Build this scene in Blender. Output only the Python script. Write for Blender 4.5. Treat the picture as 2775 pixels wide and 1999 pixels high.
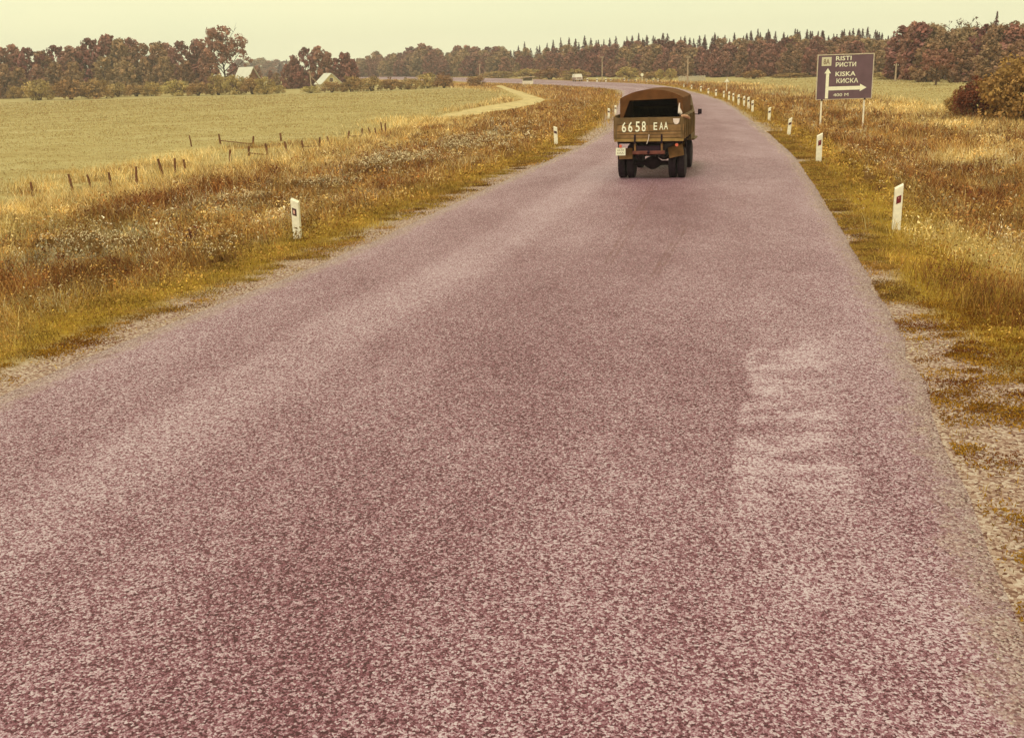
import bpy, math, random
import numpy as np
from mathutils import Vector, Matrix

# ------------------------------------------------------------------ scene, camera, light
for o in list(bpy.data.objects): bpy.data.objects.remove(o)
S = bpy.context.scene
COL = S.collection
random.seed(7); RNG = np.random.default_rng(11)

PW, PH, PF, CAMZ = 2775.0, 1999.0, 2800.0, 3.5          # photograph size, focal length in pixels, eye height
PITCH = math.atan(811.0/PF); ROLL = math.radians(1.8)
FV = np.array([0, math.cos(PITCH), -math.sin(PITCH)]); R0 = np.array([1., 0, 0]); U0 = np.cross(R0, FV)
RV = math.cos(ROLL)*R0 - math.sin(ROLL)*U0; UV = math.sin(ROLL)*R0 + math.cos(ROLL)*U0
CP = np.array([0, 0, CAMZ])
cam = bpy.data.objects.new('camera', bpy.data.cameras.new('camera')); COL.objects.link(cam)
cam.data.sensor_fit = 'HORIZONTAL'; cam.data.sensor_width = 36; cam.data.lens = 36*PF/PW
cam.data.clip_start = 0.1; cam.data.clip_end = 9000
cam.matrix_world = Matrix(((RV[0], UV[0], -FV[0], 0), (RV[1], UV[1], -FV[1], 0), (RV[2], UV[2], -FV[2], CAMZ), (0, 0, 0, 1)))
S.camera = cam
S.render.resolution_x, S.render.resolution_y = 1024, 737

SUN_EL, SUN_AZ = math.radians(52), math.radians(205)       # azimuth from +Y, clockwise
world = bpy.data.worlds.new('World'); S.world = world; world.use_nodes = True
wn = world.node_tree; wn.nodes.clear()
w_out = wn.nodes.new('ShaderNodeOutputWorld'); w_bg = wn.nodes.new('ShaderNodeBackground'); w_bg.inputs[1].default_value = 0.1
sky = wn.nodes.new('ShaderNodeTexSky'); sky.sky_type = 'NISHITA'; sky.sun_disc = False
sky.sun_elevation = SUN_EL; sky.sun_rotation = SUN_AZ; sky.dust_density = 4
w_tc = wn.nodes.new('ShaderNodeTexCoord'); w_map = wn.nodes.new('ShaderNodeMapping'); w_map.inputs['Scale'].default_value = (1.2, 1.2, 4)
w_nz = wn.nodes.new('ShaderNodeTexNoise'); w_nz.inputs['Scale'].default_value = 1.6; w_nz.inputs['Detail'].default_value = 4
w_rp = wn.nodes.new('ShaderNodeValToRGB')
w_rp.color_ramp.elements[0].position = .3; w_rp.color_ramp.elements[0].color = (.80, .80, .505, 1)
w_rp.color_ramp.elements[1].position = .75; w_rp.color_ramp.elements[1].color = (.92, .865, .53, 1)
w_sc = wn.nodes.new('ShaderNodeVectorMath'); w_sc.operation = 'SCALE'; w_sc.inputs['Scale'].default_value = 11.6
w_mx = wn.nodes.new('ShaderNodeMix'); w_mx.data_type = 'RGBA'; w_mx.inputs[0].default_value = .95
wn.links.new(w_tc.outputs['Generated'], w_map.inputs[0]); wn.links.new(w_map.outputs[0], w_nz.inputs['Vector'])
wn.links.new(w_nz.outputs[0], w_rp.inputs[0]); wn.links.new(w_rp.outputs[0], w_sc.inputs[0])
wn.links.new(sky.outputs[0], w_mx.inputs[6]); wn.links.new(w_sc.outputs[0], w_mx.inputs[7])
wn.links.new(w_mx.outputs[2], w_bg.inputs[0]); wn.links.new(w_bg.outputs[0], w_out.inputs[0])

sl = bpy.data.lights.new('sun', 'SUN'); sl.energy = 1.5; sl.angle = math.radians(14); sl.color = (1, .93, .84)
so = bpy.data.objects.new('sun', sl); COL.objects.link(so)
sd = Vector((math.sin(SUN_AZ)*math.cos(SUN_EL), math.cos(SUN_AZ)*math.cos(SUN_EL), math.sin(SUN_EL)))
so.rotation_euler = (-sd).to_track_quat('-Z', 'Y').to_euler(); so.location = sd*60
S.view_settings.view_transform = 'Standard'; S.view_settings.look = 'None'
S.view_settings.exposure = 0.15; S.view_settings.gamma = 1.0; S.view_settings.use_curve_mapping = False

# ------------------------------------------------------------------ helpers: terrain and pixels
def smooth(a, b, x):
    t = np.clip((x-a)/(b-a), 0, 1); return t*t*(3-2*t)
def rise(r):
    r = np.asarray(r, float)
    return np.where(r < 190, 0, np.where(r < 260, (r-190)**2/140*.006, .21+(r-260)*.006)) * 1.0
def vnoise(x, y, s, seed=0):
    x = np.asarray(x, float)*s; y = np.asarray(y, float)*s
    xi = np.floor(x).astype(np.int64); yi = np.floor(y).astype(np.int64); fx = x-xi; fy = y-yi
    fx = fx*fx*(3-2*fx); fy = fy*fy*(3-2*fy)
    def h(a, b):
        n = (a*374761393 + b*668265263 + seed*982451653) & 0x7fffffff
        n = ((n ^ (n >> 13))*1274126177) & 0x7fffffff
        return ((n ^ (n >> 16)) & 0xffff)/65535.0
    return (h(xi, yi)*(1-fx)+h(xi+1, yi)*fx)*(1-fy)+(h(xi, yi+1)*(1-fx)+h(xi+1, yi+1)*fx)*fy
def fbm(x, y, s, seed=0):
    return .5*vnoise(x, y, s, seed)+.3*vnoise(x, y, s*2.1, seed+5)+.2*vnoise(x, y, s*4.3, seed+9)
def ray(px, py):
    return FV + RV*(px-PW/2)/PF - UV*(py-PH/2)/PF
def onroad(px, py, dz=0.0):                       # the point of the (gently rising) land seen at a pixel
    d = ray(px, py); z = 0.0
    for _ in range(60):
        t = (z+dz-CAMZ)/d[2] if d[2] < -1e-5 else 1e4
        p = CP+d*t; zn = float(rise(math.hypot(p[0], p[1])))
        z = .6*z+.4*zn
    return p
LE = [(29, 1054), (211, 981), (343, 917), (514, 853), (735, 770), (900, 706), (1309, 516), (1401, 476), (1494, 433), (1586, 390), (1657, 346),
      (1690, 243.5), (1645, 239), (1578, 234.5), (1512, 231), (1446, 228), (1380, 225.5), (1323, 224), (1237, 220), (976, 213)]
RE = [(2731, 1600), (2653, 1412), (2618, 1290), (2520, 1094), (2441, 910), (2353, 753), (2313, 690), (2274, 616), (2225, 533), (2190, 479), (2147, 415),
      (2114, 391), (2077, 356), (2037, 330), (1996, 297), (1960, 275), (1912, 259), (1870, 248), (1830, 237.5), (1777, 230), (1711, 225.5), (1645, 223),
      (1592, 221.5), (1512, 218), (1446, 215.5), (1380, 213.5), (1231, 210), (976, 207)]
def edge_curve(px):
    q = np.array([onroad(*p)[:2] for p in px]); q = q[np.argsort(q[:, 1])]
    y = np.concatenate(([-80], q[:, 1])); s = (q[2, 0]-q[0, 0])/(q[2, 1]-q[0, 1])
    x = np.concatenate(([q[0, 0]-s*(q[0, 1]+80)], q[:, 0]))
    sl = (x[-1]-x[-3])/(y[-1]-y[-3]); y = np.append(y, y[-1]+800); x = np.append(x, x[-1]+sl*800)
    yy = np.concatenate((np.arange(-80, 120, 1.), np.arange(120, 1500, 4.)))
    xx = np.interp(yy, y, x)
    for _ in range(3):
        k = np.array([1, 2, 3, 2, 1])/9; xp = np.pad(xx, 2, mode='reflect', reflect_type='odd'); xx = np.convolve(xp, k, 'valid')
    return yy, xx
YL, XL = edge_curve(LE); YR, XR = edge_curve(RE)
def xl(y): return np.interp(y, YL, XL)
def xr(y): return np.interp(y, YR, XR)
def side_d(x, y):                                 # distance outside the paved edge (negative on the road), and side (-1 left, 1 right)
    x = np.asarray(x, float); y = np.asarray(y, float)
    hl = (xl(y+2)-xl(y-2))/4; hr = (xr(y+2)-xr(y-2))/4
    dl = (xl(y)-x)/np.sqrt(1+hl**2); dr = (x-xr(y))/np.sqrt(1+hr**2)
    return np.maximum(dl, dr), np.where(dl > dr, -1, 1)
def gz(x, y):
    x = np.asarray(x, float); y = np.asarray(y, float)
    d, s = side_d(x, y); r = np.hypot(x, y)
    z = rise(r) - .035 + .022*np.exp(-np.maximum(r-25, 0)/20) - .34*smooth(1.3, 6, d)
    z = z - np.where((s > 0) & (y < 90), .28*np.exp(-((d-4.6)/1.8)**2), 0)
    z = z + (fbm(x, y, .45, 3)-.5)*.22*smooth(1.5, 5, d)*np.exp(-np.maximum(r-40, 0)/60)
    return np.where(d < 0, z - .35*smooth(.25, 1.6, -d), z)
def g(px, py):                                    # pixel -> point on the ground
    d = ray(px, py); t = 2.0; p = CP+d*t
    lo = 2.0
    while t < 6000:
        p = CP+d*t
        if p[2] < float(gz(p[0], p[1])): break
        lo = t; t *= 1.04
    hi = t
    for _ in range(22):
        m = (lo+hi)/2; p = CP+d*m
        if p[2] < float(gz(p[0], p[1])): hi = m
        else: lo = m
    p = CP+d*hi; return np.array([p[0], p[1], float(gz(p[0], p[1]))])
def at_depth(px, dist):                           # ground point below a picture column, at a given distance
    for _ in range(1):
        d = ray(px, 230.); k = dist/math.hypot(d[0], d[1]); x, y = d[0]*k, d[1]*k
    # follow the column's lean
    z = float(gz(x, y))
    for _ in range(4):
        v = np.array([x, y, z])-CP; u = PW/2+PF*(v@RV)/(v@FV); x += (px-u)/PF*dist
    return np.array([x, y, float(gz(x, y))])
def top_for(p, py):                               # height above p whose top is seen at picture row py
    lo, hi = 0., 60.
    for _ in range(40):
        m = (lo+hi)/2; v = np.array([p[0], p[1], p[2]+m])-CP; yy = PH/2-PF*(v@UV)/(v@FV)
        if yy > py: lo = m
        else: hi = m
    return lo
def ppm(p):
    v = np.asarray(p)-CP; return PF/(v@FV)        # photo pixels per metre there

# ------------------------------------------------------------------ helpers: materials
def mat(name, col, rough=.8, spec=.25, var=.15, scale=6., bump=0., metal=0., detail=4, col2=None):
    m = bpy.data.materials.new(name); m.use_nodes = True; nt = m.node_tree; b = nt.nodes['Principled BSDF']
    b.inputs['Roughness'].default_value = rough; b.inputs['Specular IOR Level'].default_value = spec; b.inputs['Metallic'].default_value = metal
    tc = nt.nodes.new('ShaderNodeTexCoord'); nz = nt.nodes.new('ShaderNodeTexNoise'); nz.inputs['Scale'].default_value = scale; nz.inputs['Detail'].default_value = detail
    nt.links.new(tc.outputs['Object'], nz.inputs['Vector'])
    rp = nt.nodes.new('ShaderNodeValToRGB'); c = np.array(col)
    c2 = np.array(col2) if col2 is not None else np.clip(c*(1+var), 0, 1); c1 = c*(1-var)
    rp.color_ramp.elements[0].position = .32; rp.color_ramp.elements[0].color = (*c1, 1)
    rp.color_ramp.elements[1].position = .68; rp.color_ramp.elements[1].color = (*c2, 1)
    nt.links.new(nz.outputs[0], rp.inputs[0]); nt.links.new(rp.outputs[0], b.inputs['Base Color'])
    if bump:
        bp = nt.nodes.new('ShaderNodeBump'); bp.inputs['Strength'].default_value = bump; bp.inputs['Distance'].default_value = .02
        nt.links.new(nz.outputs[0], bp.inputs['Height']); nt.links.new(bp.outputs[0], b.inputs['Normal'])
    return m
def leaf_mat(name, tint=(1, 1, 1), rand=.25, trans=.25):
    m = bpy.data.materials.new(name); m.use_nodes = True; nt = m.node_tree; nt.nodes.clear()
    out = nt.nodes.new('ShaderNodeOutputMaterial'); at = nt.nodes.new('ShaderNodeAttribute'); at.attribute_name = 'Col'
    oi = nt.nodes.new('ShaderNodeObjectInfo'); rp = nt.nodes.new('ShaderNodeValToRGB')
    t = np.array(tint)
    rp.color_ramp.elements[0].color = (*(t*(1-rand)*np.array([1.04, .94, 1.0])), 1); rp.color_ramp.elements[1].color = (*(t*(1+rand)*np.array([.97, 1.06, .98])), 1)
    mx = nt.nodes.new('ShaderNodeMix'); mx.data_type = 'RGBA'; mx.blend_type = 'MULTIPLY'; mx.inputs[0].default_value = 1
    nt.links.new(oi.outputs['Random'], rp.inputs[0]); nt.links.new(at.outputs['Color'], mx.inputs[6]); nt.links.new(rp.outputs[0], mx.inputs[7])
    df = nt.nodes.new('ShaderNodeBsdfDiffuse'); tr = nt.nodes.new('ShaderNodeBsdfTranslucent'); ms = nt.nodes.new('ShaderNodeMixShader'); ms.inputs[0].default_value = trans
    nt.links.new(mx.outputs[2], df.inputs[0]); nt.links.new(mx.outputs[2], tr.inputs[0])
    nt.links.new(df.outputs[0], ms.inputs[1]); nt.links.new(tr.outputs[0], ms.inputs[2]); nt.links.new(ms.outputs[0], out.inputs[0])
    return m

# ------------------------------------------------------------------ helpers: objects and meshes
def tag(o, label=None, cat=None, group=None, kind=None):
    if label: o['label'] = label
    if cat: o['category'] = cat
    if group: o['group'] = group
    if kind: o['kind'] = kind
    return o
def empty(name, loc=(0, 0, 0), rz=0.):
    o = bpy.data.objects.new(name, None); o.empty_display_size = .2; COL.objects.link(o); o.location = loc; o.rotation_euler = (0, 0, rz); return o
def link(name, me, m=None, parent=None):
    o = bpy.data.objects.new(name, me); COL.objects.link(o)
    if m is not None and not me.materials: me.materials.append(m)
    if parent is not None: o.parent = parent
    return o
def copy_tree(o, parent=None):
    c = o.copy(); COL.objects.link(c); c.parent = parent
    for ch in list(o.children): copy_tree(ch, c)
    return c
class MB:
    def __init__(s): s.v = []; s.f = []
    def add(s, v, f):
        n = len(s.v); s.v += [tuple(map(float, q)) for q in v]; s.f += [tuple(i+n for i in q) for q in f]; return s
    def box(s, c, d, rz=0., ry=0., rx=0., bev=0.):
        hx, hy, hz = d[0]/2, d[1]/2, d[2]/2
        M = Matrix.Translation(c) @ Matrix.Rotation(rz, 4, 'Z') @ Matrix.Rotation(ry, 4, 'Y') @ Matrix.Rotation(rx, 4, 'X')
        if bev <= 0:
            v = [(-hx, -hy, -hz), (hx, -hy, -hz), (hx, hy, -hz), (-hx, hy, -hz), (-hx, -hy, hz), (hx, -hy, hz), (hx, hy, hz), (-hx, hy, hz)]
            f = [(3, 2, 1, 0), (4, 5, 6, 7), (0, 1, 5, 4), (1, 2, 6, 5), (2, 3, 7, 6), (3, 0, 4, 7)]
        else:
            b = min(bev, hx*.9, hy*.9, hz*.9); v = []; idx = {}
            for sx in (-1, 1):
                for sy in (-1, 1):
                    for sz in (-1, 1):
                        for ax in range(3):
                            p = [sx*hx, sy*hy, sz*hz]
                            for k in range(3):
                                if k != ax: p[k] -= (sx, sy, sz)[k]*b
                            idx[(sx, sy, sz, ax)] = len(v); v.append(p)
            f = []
            def q(keys):
                pts = [idx[k] for k in keys]; cc = np.mean([v[i] for i in pts], axis=0)
                a, b_, c_ = [np.array(v[i]) for i in pts[:3]]
                if np.dot(np.cross(b_-a, c_-b_), cc) < 0: pts = pts[::-1]
                f.append(tuple(pts))
            for ax in range(3):
                o1, o2 = [k for k in range(3) if k != ax]
                for sg in (-1, 1):
                    ks = []
                    for a, b_ in ((-1, -1), (1, -1), (1, 1), (-1, 1)):
                        e = [0, 0, 0]; e[ax] = sg; e[o1] = a; e[o2] = b_; ks.append((*e, ax))
                    q(ks)
                for a in (-1, 1):
                    for b_ in (-1, 1):
                        e1 = [0, 0, 0]; e1[o1] = a; e1[o2] = b_; ea = list(e1); eb = list(e1); ea[ax] = -1; eb[ax] = 1
                        q([(*ea, o1), (*eb, o1), (*eb, o2), (*ea, o2)])
            for sx in (-1, 1):
                for sy in (-1, 1):
                    for sz in (-1, 1): q([(sx, sy, sz, 0), (sx, sy, sz, 1), (sx, sy, sz, 2)])
        return s.add([M @ Vector(p) for p in v], f)
    def tube(s, pts, rad, n=6, cap=True):
        pts = [Vector(p) for p in pts]; k = len(pts); v = []; f = []
        for i, p in enumerate(pts):
            t = (pts[min(i+1, k-1)]-pts[max(i-1, 0)]).normalized(); a = t.orthogonal().normalized()
            ref = Vector((1, 0, 0)) if abs(t.x) < .9 else Vector((0, 1, 0)); a = (ref-t*ref.dot(t)).normalized(); b = t.cross(a)
            r = rad[i] if hasattr(rad, '__len__') else rad
            v += [p+(a*math.cos(2*math.pi*j/n)+b*math.sin(2*math.pi*j/n))*r for j in range(n)]
        for i in range(k-1):
            for j in range(n): f.append((i*n+j, i*n+(j+1) % n, (i+1)*n+(j+1) % n, (i+1)*n+j))
        if cap: f.append(tuple(range(n-1, -1, -1))); f.append(tuple((k-1)*n+j for j in range(n)))
        return s.add(v, f)
    def lathe(s, prof, c, axis='X', n=20):                # prof: (radius, along)
        v = []; f = []; c = Vector(c); k = len(prof)
        for r, h in prof:
            for j in range(n):
                a = 2*math.pi*j/n; p = (h, r*math.cos(a), r*math.sin(a)) if axis == 'X' else ((r*math.cos(a), h, r*math.sin(a)) if axis == 'Y' else (r*math.cos(a), r*math.sin(a), h))
                v.append(c+Vector(p))
        for i in range(k-1):
            for j in range(n): f.append((i*n+j, i*n+(j+1) % n, (i+1)*n+(j+1) % n, (i+1)*n+j))
        f.append(tuple(range(n))); f.append(tuple((k-1)*n+j for j in range(n)))
        return s.add(v, f)
    def prism(s, poly, y0, y1):                           # polygon in x,z pushed along y
        n = len(poly); v = [(x, y0, z) for x, z in poly]+[(x, y1, z) for x, z in poly]
        f = [tuple(range(n)), tuple(range(2*n-1, n-1, -1))]+[(i, n+i, n+(i+1) % n, (i+1) % n) for i in range(n)]
        return s.add(v, f)
    def mesh(s, name):
        me = bpy.data.meshes.new(name); me.from_pydata(s.v, [], s.f); me.update(); return me
    def build(s, name, m, parent=None, sm=False):
        me = s.mesh(name)
        import bmesh
        bm = bmesh.new(); bm.from_mesh(me); bmesh.ops.recalc_face_normals(bm, faces=bm.faces); bm.to_mesh(me); bm.free()
        if sm:
            me.polygons.foreach_set('use_smooth', [True]*len(me.polygons)); me.set_sharp_from_angle(angle=math.radians(40))
        return link(name, me, m, parent)
def raw_mesh(name, v, loops, sizes, cols=None):           # fast mesh from numpy arrays
    me = bpy.data.meshes.new(name); nv = len(v); nf = len(sizes)
    me.vertices.add(nv); me.vertices.foreach_set('co', np.ascontiguousarray(v, np.float32).ravel())
    me.loops.add(len(loops)); me.loops.foreach_set('vertex_index', np.ascontiguousarray(loops, np.int32))
    me.polygons.add(nf); st = np.concatenate(([0], np.cumsum(sizes)[:-1])).astype(np.int32)
    me.polygons.foreach_set('loop_start', st); me.polygons.foreach_set('loop_total', np.ascontiguousarray(sizes, np.int32))
    if cols is not None:
        a = me.color_attributes.new('Col', 'FLOAT_COLOR', 'POINT'); c = np.ones((nv, 4), np.float32); c[:, :3] = cols; a.data.foreach_set('color', c.ravel())
    me.update(calc_edges=True); return me
def unit(v): return v/np.maximum(np.linalg.norm(v, axis=1, keepdims=True), 1e-9)
def leaf_quads(c, nrm, size, cols, rng, asp=1.5):
    n = len(c); nrm = unit(nrm); a = unit(np.cross(nrm, rng.normal(size=(n, 3)))); b = np.cross(nrm, a); sz = np.asarray(size).reshape(-1, 1)
    la = a*sz*asp*.5; lb = b*sz*.5
    v = np.stack([c-la, c-lb*1.0+la*.1, c+la, c+lb*1.0+la*.1], 1).reshape(-1, 3)
    return v, np.repeat(cols, 4, 0)
def quads_mesh(name, parts):
    v = np.concatenate([p[0] for p in parts]); c = np.concatenate([p[1] for p in parts]); n = len(v)//4
    return raw_mesh(name, v, np.arange(4*n), np.full(n, 4), c)

# ------------------------------------------------------------------ ground
def zones(x, y):
    """weights of ground cover by place: gravel, short grass, weeds, dark weeds, straw, field, pale tufts"""
    d, s = side_d(x, y); n1 = fbm(x, y, .55, 21); n2 = fbm(x, y, .2, 31); n3 = fbm(x, y, 1.6, 41)
    dn = d+(n1-.5)*1.6
    left = s < 0
    gw = np.where(left, .8, np.where(y < 16, 1.25-smooth(9, 16, y)*1.0, .25))
    gravel = 1-smooth(gw-.25, gw+.45, d+(n3-.5)*.9)
    short = smooth(gw-.2, gw+.4, d)*(1-smooth(1.7, 3.0, dn))
    weeds = smooth(1.7, 3.0, dn)*(1-.75*smooth(8.5, 11.5, dn+(n2-.5)*5))*(1-smooth(13.5, 17.5, dn))
    weeds_far = ((s < 0) & (y > 60))*smooth(1.5, 3, dn)*(1-smooth(11.5, 14.5, dn+(n2-.5)*3)); weeds = np.maximum(weeds, weeds_far)
    straw = smooth(8.0, 11, dn+(n2-.5)*5)*(1-smooth(15, 19, dn))*(.12+.88*smooth(.46, .62, fbm(x, y, .4, 71)))
    field = smooth(14.5, 18.5, dn)
    dark = .8*smooth(.60, .72, n1+np.where(s > 0, .07, 0)+.06*np.exp(-((d-7.5)/2.2)**2))*smooth(2, 3.5, d)*(1-smooth(12, 15, d))
    pale = smooth(.6, .72, fbm(x, y, .8, 77))*smooth(2.2, 3.5, d)*(1-smooth(9, 12, d))*.6
    for (cx, cy, a, b, k, w) in PATCH:
        e = w*np.exp(-(((x-cx)/a)**2+((y-cy)/b)**2)**1.5*(1+.9*(n3-.5)*2)); e = np.clip(e*1.25, 0, 1)
        if k == 'dark': dark = np.maximum(dark, e); straw = straw*(1-e)
        if k == 'straw': straw = np.maximum(straw, e); dark = dark*(1-e); weeds = weeds*(1-e*.8)
        if k == 'pale': pale = np.maximum(pale, e); dark = dark*(1-e*.8)
        if k == 'weeds': weeds = np.maximum(weeds, e); field = field*(1-e); straw = straw*(1-.7*e)
        if k == 'field': field = np.maximum(field, e); straw = straw*(1-e); weeds = weeds*(1-e)
    return d, s, gravel, short, weeds, dark, straw, field, pale
def P(px, py, rx, ry, k, w=1.):
    c = onroad(px, py, -.3); e = onroad(px, py-ry, -.3); f = onroad(px, py+ry, -.3)
    return (c[0], c[1], rx/ppm(c), max(.5, abs(e[1]-f[1])/2), k, w)
PATCH = [P(2640, 715, 120, 70, 'straw', .85), P(2690, 860, 110, 80, 'dark'), P(2310, 392, 55, 16, 'dark'), P(2630, 425, 110, 22, 'straw'), P(2560, 335, 90, 14, 'straw', .9),
         P(2610, 520, 80, 40, 'dark', .8), P(2480, 300, 150, 12, 'straw', .7), P(2250, 250, 160, 14, 'field'), P(2500, 235, 260, 14, 'field'), P(2150, 300, 110, 18, 'weeds'), P(2300, 340, 160, 28, 'weeds'),
         P(440, 555, 110, 28, 'dark'), P(330, 600, 160, 30, 'weeds'), P(600, 520, 90, 20, 'dark', .9), P(740, 470, 25, 10, 'dark'),
         P(270, 675, 110, 16, 'pale'), P(380, 635, 70, 12, 'pale'), P(150, 700, 90, 14, 'pale', .9), P(640, 540, 110, 10, 'pale', .9), P(600, 575, 90, 9, 'pale', .8), P(470, 580, 60, 9, 'pale', .8),
         P(860, 505, 60, 8, 'pale'), P(1090, 435, 90, 12, 'pale'), P(1250, 395, 60, 10, 'pale'), P(1330, 370, 60, 8, 'pale', .8), P(1010, 445, 60, 8, 'pale', .8),
         P(440, 440, 140, 14, 'straw'), P(520, 410, 90, 10, 'straw'), P(1120, 325, 110, 9, 'straw'), P(1500, 290, 130, 28, 'weeds'), P(1560, 270, 110, 22, 'weeds'),
         P(300, 475, 160, 10, 'straw', .8), P(120, 500, 110, 16, 'straw', .7), P(330, 457, 70, 4, 'weeds', .9), P(170, 462, 60, 4, 'weeds', .9), P(470, 449, 60, 4, 'weeds', .9), P(240, 486, 60, 4, 'weeds', .8), P(80, 520, 60, 6, 'weeds', .8), P(700, 395, 120, 3, 'weeds', .9), P(830, 388, 90, 3, 'weeds', .9)]

def radii():
    r = [1.5]
    while r[-1] < 1150: r.append(r[-1]*(1.028 if r[-1] < 400 else 1.06))
    return np.array(r)
rr = radii(); an = np.radians(np.unique(np.concatenate((np.arange(-44, 44.01, .45), np.arange(44, 316.1, 4.)))))
an = an[:-1] if abs(an[-1]-an[0]-2*math.pi) < 1e-6 else an
RRg, ANg = np.meshgrid(rr, an, indexing='ij'); gx = (RRg*np.sin(ANg)).ravel(); gy = (RRg*np.cos(ANg)).ravel()
nr, na = len(rr), len(an)
gv = np.stack([gx, gy, gz(gx, gy)], 1); gv = np.concatenate((gv, [[0, 0, float(gz(0, 0))]]))
i, j = np.meshgrid(np.arange(nr-1), np.arange(na), indexing='ij'); j2 = (j+1) % na
q = np.stack([i*na+j, i*na+j2, (i+1)*na+j2, (i+1)*na+j], -1).reshape(-1, 4)[:, ::-1]
jj = np.arange(na); tri = np.stack([np.full(na, nr*na), (jj+1) % na, jj], 1)[:, ::-1]
ground_me = raw_mesh('ground', gv, np.concatenate((q.ravel(), tri.ravel())), np.concatenate((np.full(len(q), 4), np.full(len(tri), 3))))
ground_me.polygons.foreach_set('use_smooth', [True]*len(ground_me.polygons))
zd = zones(gv[:, 0], gv[:, 1])
for nm, w in (('gravel', zd[2]), ('short', zd[3]), ('weeds', zd[4]), ('dark', zd[5]), ('straw', zd[6]), ('pale', zd[8])):
    a = ground_me.attributes.new(nm, 'FLOAT', 'POINT'); a.data.foreach_set('value', np.ascontiguousarray(w, np.float32))
def ground_mat():
    m = bpy.data.materials.new('ground_cover'); m.use_nodes = True; nt = m.node_tree; b = nt.nodes['Principled BSDF']
    b.inputs['Roughness'].default_value = .95; b.inputs['Specular IOR Level'].default_value = .05
    ge = nt.nodes.new('ShaderNodeNewGeometry'); N = nt.nodes.new; L = nt.links.new
    def noise(scale, stretch=(1, 1, 1), detail=5, rough=.6):
        mp = N('ShaderNodeMapping'); mp.inputs['Scale'].default_value = stretch; L(ge.outputs['Position'], mp.inputs[0])
        z = N('ShaderNodeTexNoise'); z.inputs['Scale'].default_value = scale; z.inputs['Detail'].default_value = detail; z.inputs['Roughness'].default_value = rough; L(mp.outputs[0], z.inputs['Vector']); return z.outputs[0]
    def ramp(fac, *stops):
        r = N('ShaderNodeValToRGB'); e = r.color_ramp.elements
        while len(e) < len(stops): e.new(.5)
        for k, (p, c) in enumerate(stops): e[k].position = p; e[k].color = (*c, 1)
        L(fac, r.inputs[0]); return r.outputs[0]
    def mix(f, a, c):
        x = N('ShaderNodeMix'); x.data_type = 'RGBA'
        if isinstance(f, float): x.inputs[0].default_value = f
        else: L(f, x.inputs[0])
        L(a, x.inputs[6]); L(c, x.inputs[7]); return x.outputs[2]
    def attr(n): a = N('ShaderNodeAttribute'); a.attribute_name = n; return a.outputs['Fac']
    fine = noise(9., detail=6); fine2 = noise(30., detail=3); streak = noise(.16, (1, 1, 1), 8, .72); mid = noise(1.1, (1, 1, 1), 7, .75)
    field = mix(fine, ramp(streak, (.32, (.29, .20, .075)), (.5, (.395, .315, .145)), (.68, (.49, .415, .23))), ramp(mid, (.32, (.28, .195, .065)), (.68, (.48, .395, .19))))
    col = field
    col = mix(attr('straw'), col, ramp(mid, (.3, (.34, .20, .06)), (.5, (.55, .42, .18)), (.7, (.68, .55, .28))))
    col = mix(attr('weeds'), col, ramp(fine, (.3, (.17, .065, .015)), (.5, (.34, .17, .035)), (.7, (.48, .29, .08))))
    col = mix(attr('dark'), col, ramp(fine, (.3, (.09, .035, .015)), (.7, (.2, .09, .03))))
    col = mix(attr('pale'), col, ramp(fine, (.3, (.3, .22, .1)), (.7, (.5, .45, .32))))
    col = mix(attr('short'), col, ramp(fine, (.3, (.2, .10, .012)), (.7, (.42, .27, .035))))
    vo = N('ShaderNodeTexVoronoi'); vo.inputs['Scale'].default_value = 38; L(ge.outputs['Position'], vo.inputs['Vector'])
    sx = N('ShaderNodeSeparateColor'); L(vo.outputs['Color'], sx.inputs[0])
    col = mix(attr('gravel'), col, ramp(sx.outputs[0], (.05, (.13, .06, .045)), (.3, (.27, .16, .125)), (.6, (.38, .26, .21)), (.95, (.52, .42, .36))))
    L(col, b.inputs['Base Color'])
    bp = N('ShaderNodeBump'); bp.inputs['Strength'].default_value = .6; bp.inputs['Distance'].default_value = .06; L(fine, bp.inputs['Height']); L(bp.outputs[0], b.inputs['Normal'])
    return m
ground = link('ground', ground_me, ground_mat()); tag(ground, 'wide meadow and verges of yellowed autumn grass beside the road', 'ground', kind='structure')

# ------------------------------------------------------------------ road
ry = np.concatenate((np.arange(-70, 120, 1.), np.arange(120, 1050, 4.))); NU = 25
u = np.linspace(0, 1, NU); A, B = xl(ry), xr(ry)
jit = (fbm(ry, ry*0, .9, 5)-.5)*.22; jit2 = (fbm(ry, ry*0+9, .9, 6)-.5)*.3
A = A+jit; B = B+jit2
rx = A[:, None]*(1-u)+B[:, None]*u; ryy = np.repeat(ry[:, None], NU, 1)
hd = np.gradient((A+B)/2, ry); ryy = ryy-(u[None, :]-.5)*(B-A)[:, None]*hd[:, None]*.0
rz = rise(np.hypot(rx, ryy))+.07*(1-(2*u[None, :]-1)**2)-.0
rv = np.stack([rx, ryy, rz], -1)
skl = rv[:, :1].copy(); skl[..., 0] -= .12; skl[..., 2] -= .3; skr = rv[:, -1:].copy(); skr[..., 0] += .12; skr[..., 2] -= .3
rv = np.concatenate((skl, rv, skr), 1); nu = NU+2; ny = len(ry)
i, j = np.meshgrid(np.arange(ny-1), np.arange(nu-1), indexing='ij')
q = np.stack([i*nu+j, i*nu+j+1, (i+1)*nu+j+1, (i+1)*nu+j], -1).reshape(-1, 4)
road_me = raw_mesh('road', rv.reshape(-1, 3), q.ravel(), np.full(len(q), 4))
road_me.polygons.foreach_set('use_smooth', [True]*len(road_me.polygons))
cs = 1/np.sqrt(1+hd**2)
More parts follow.
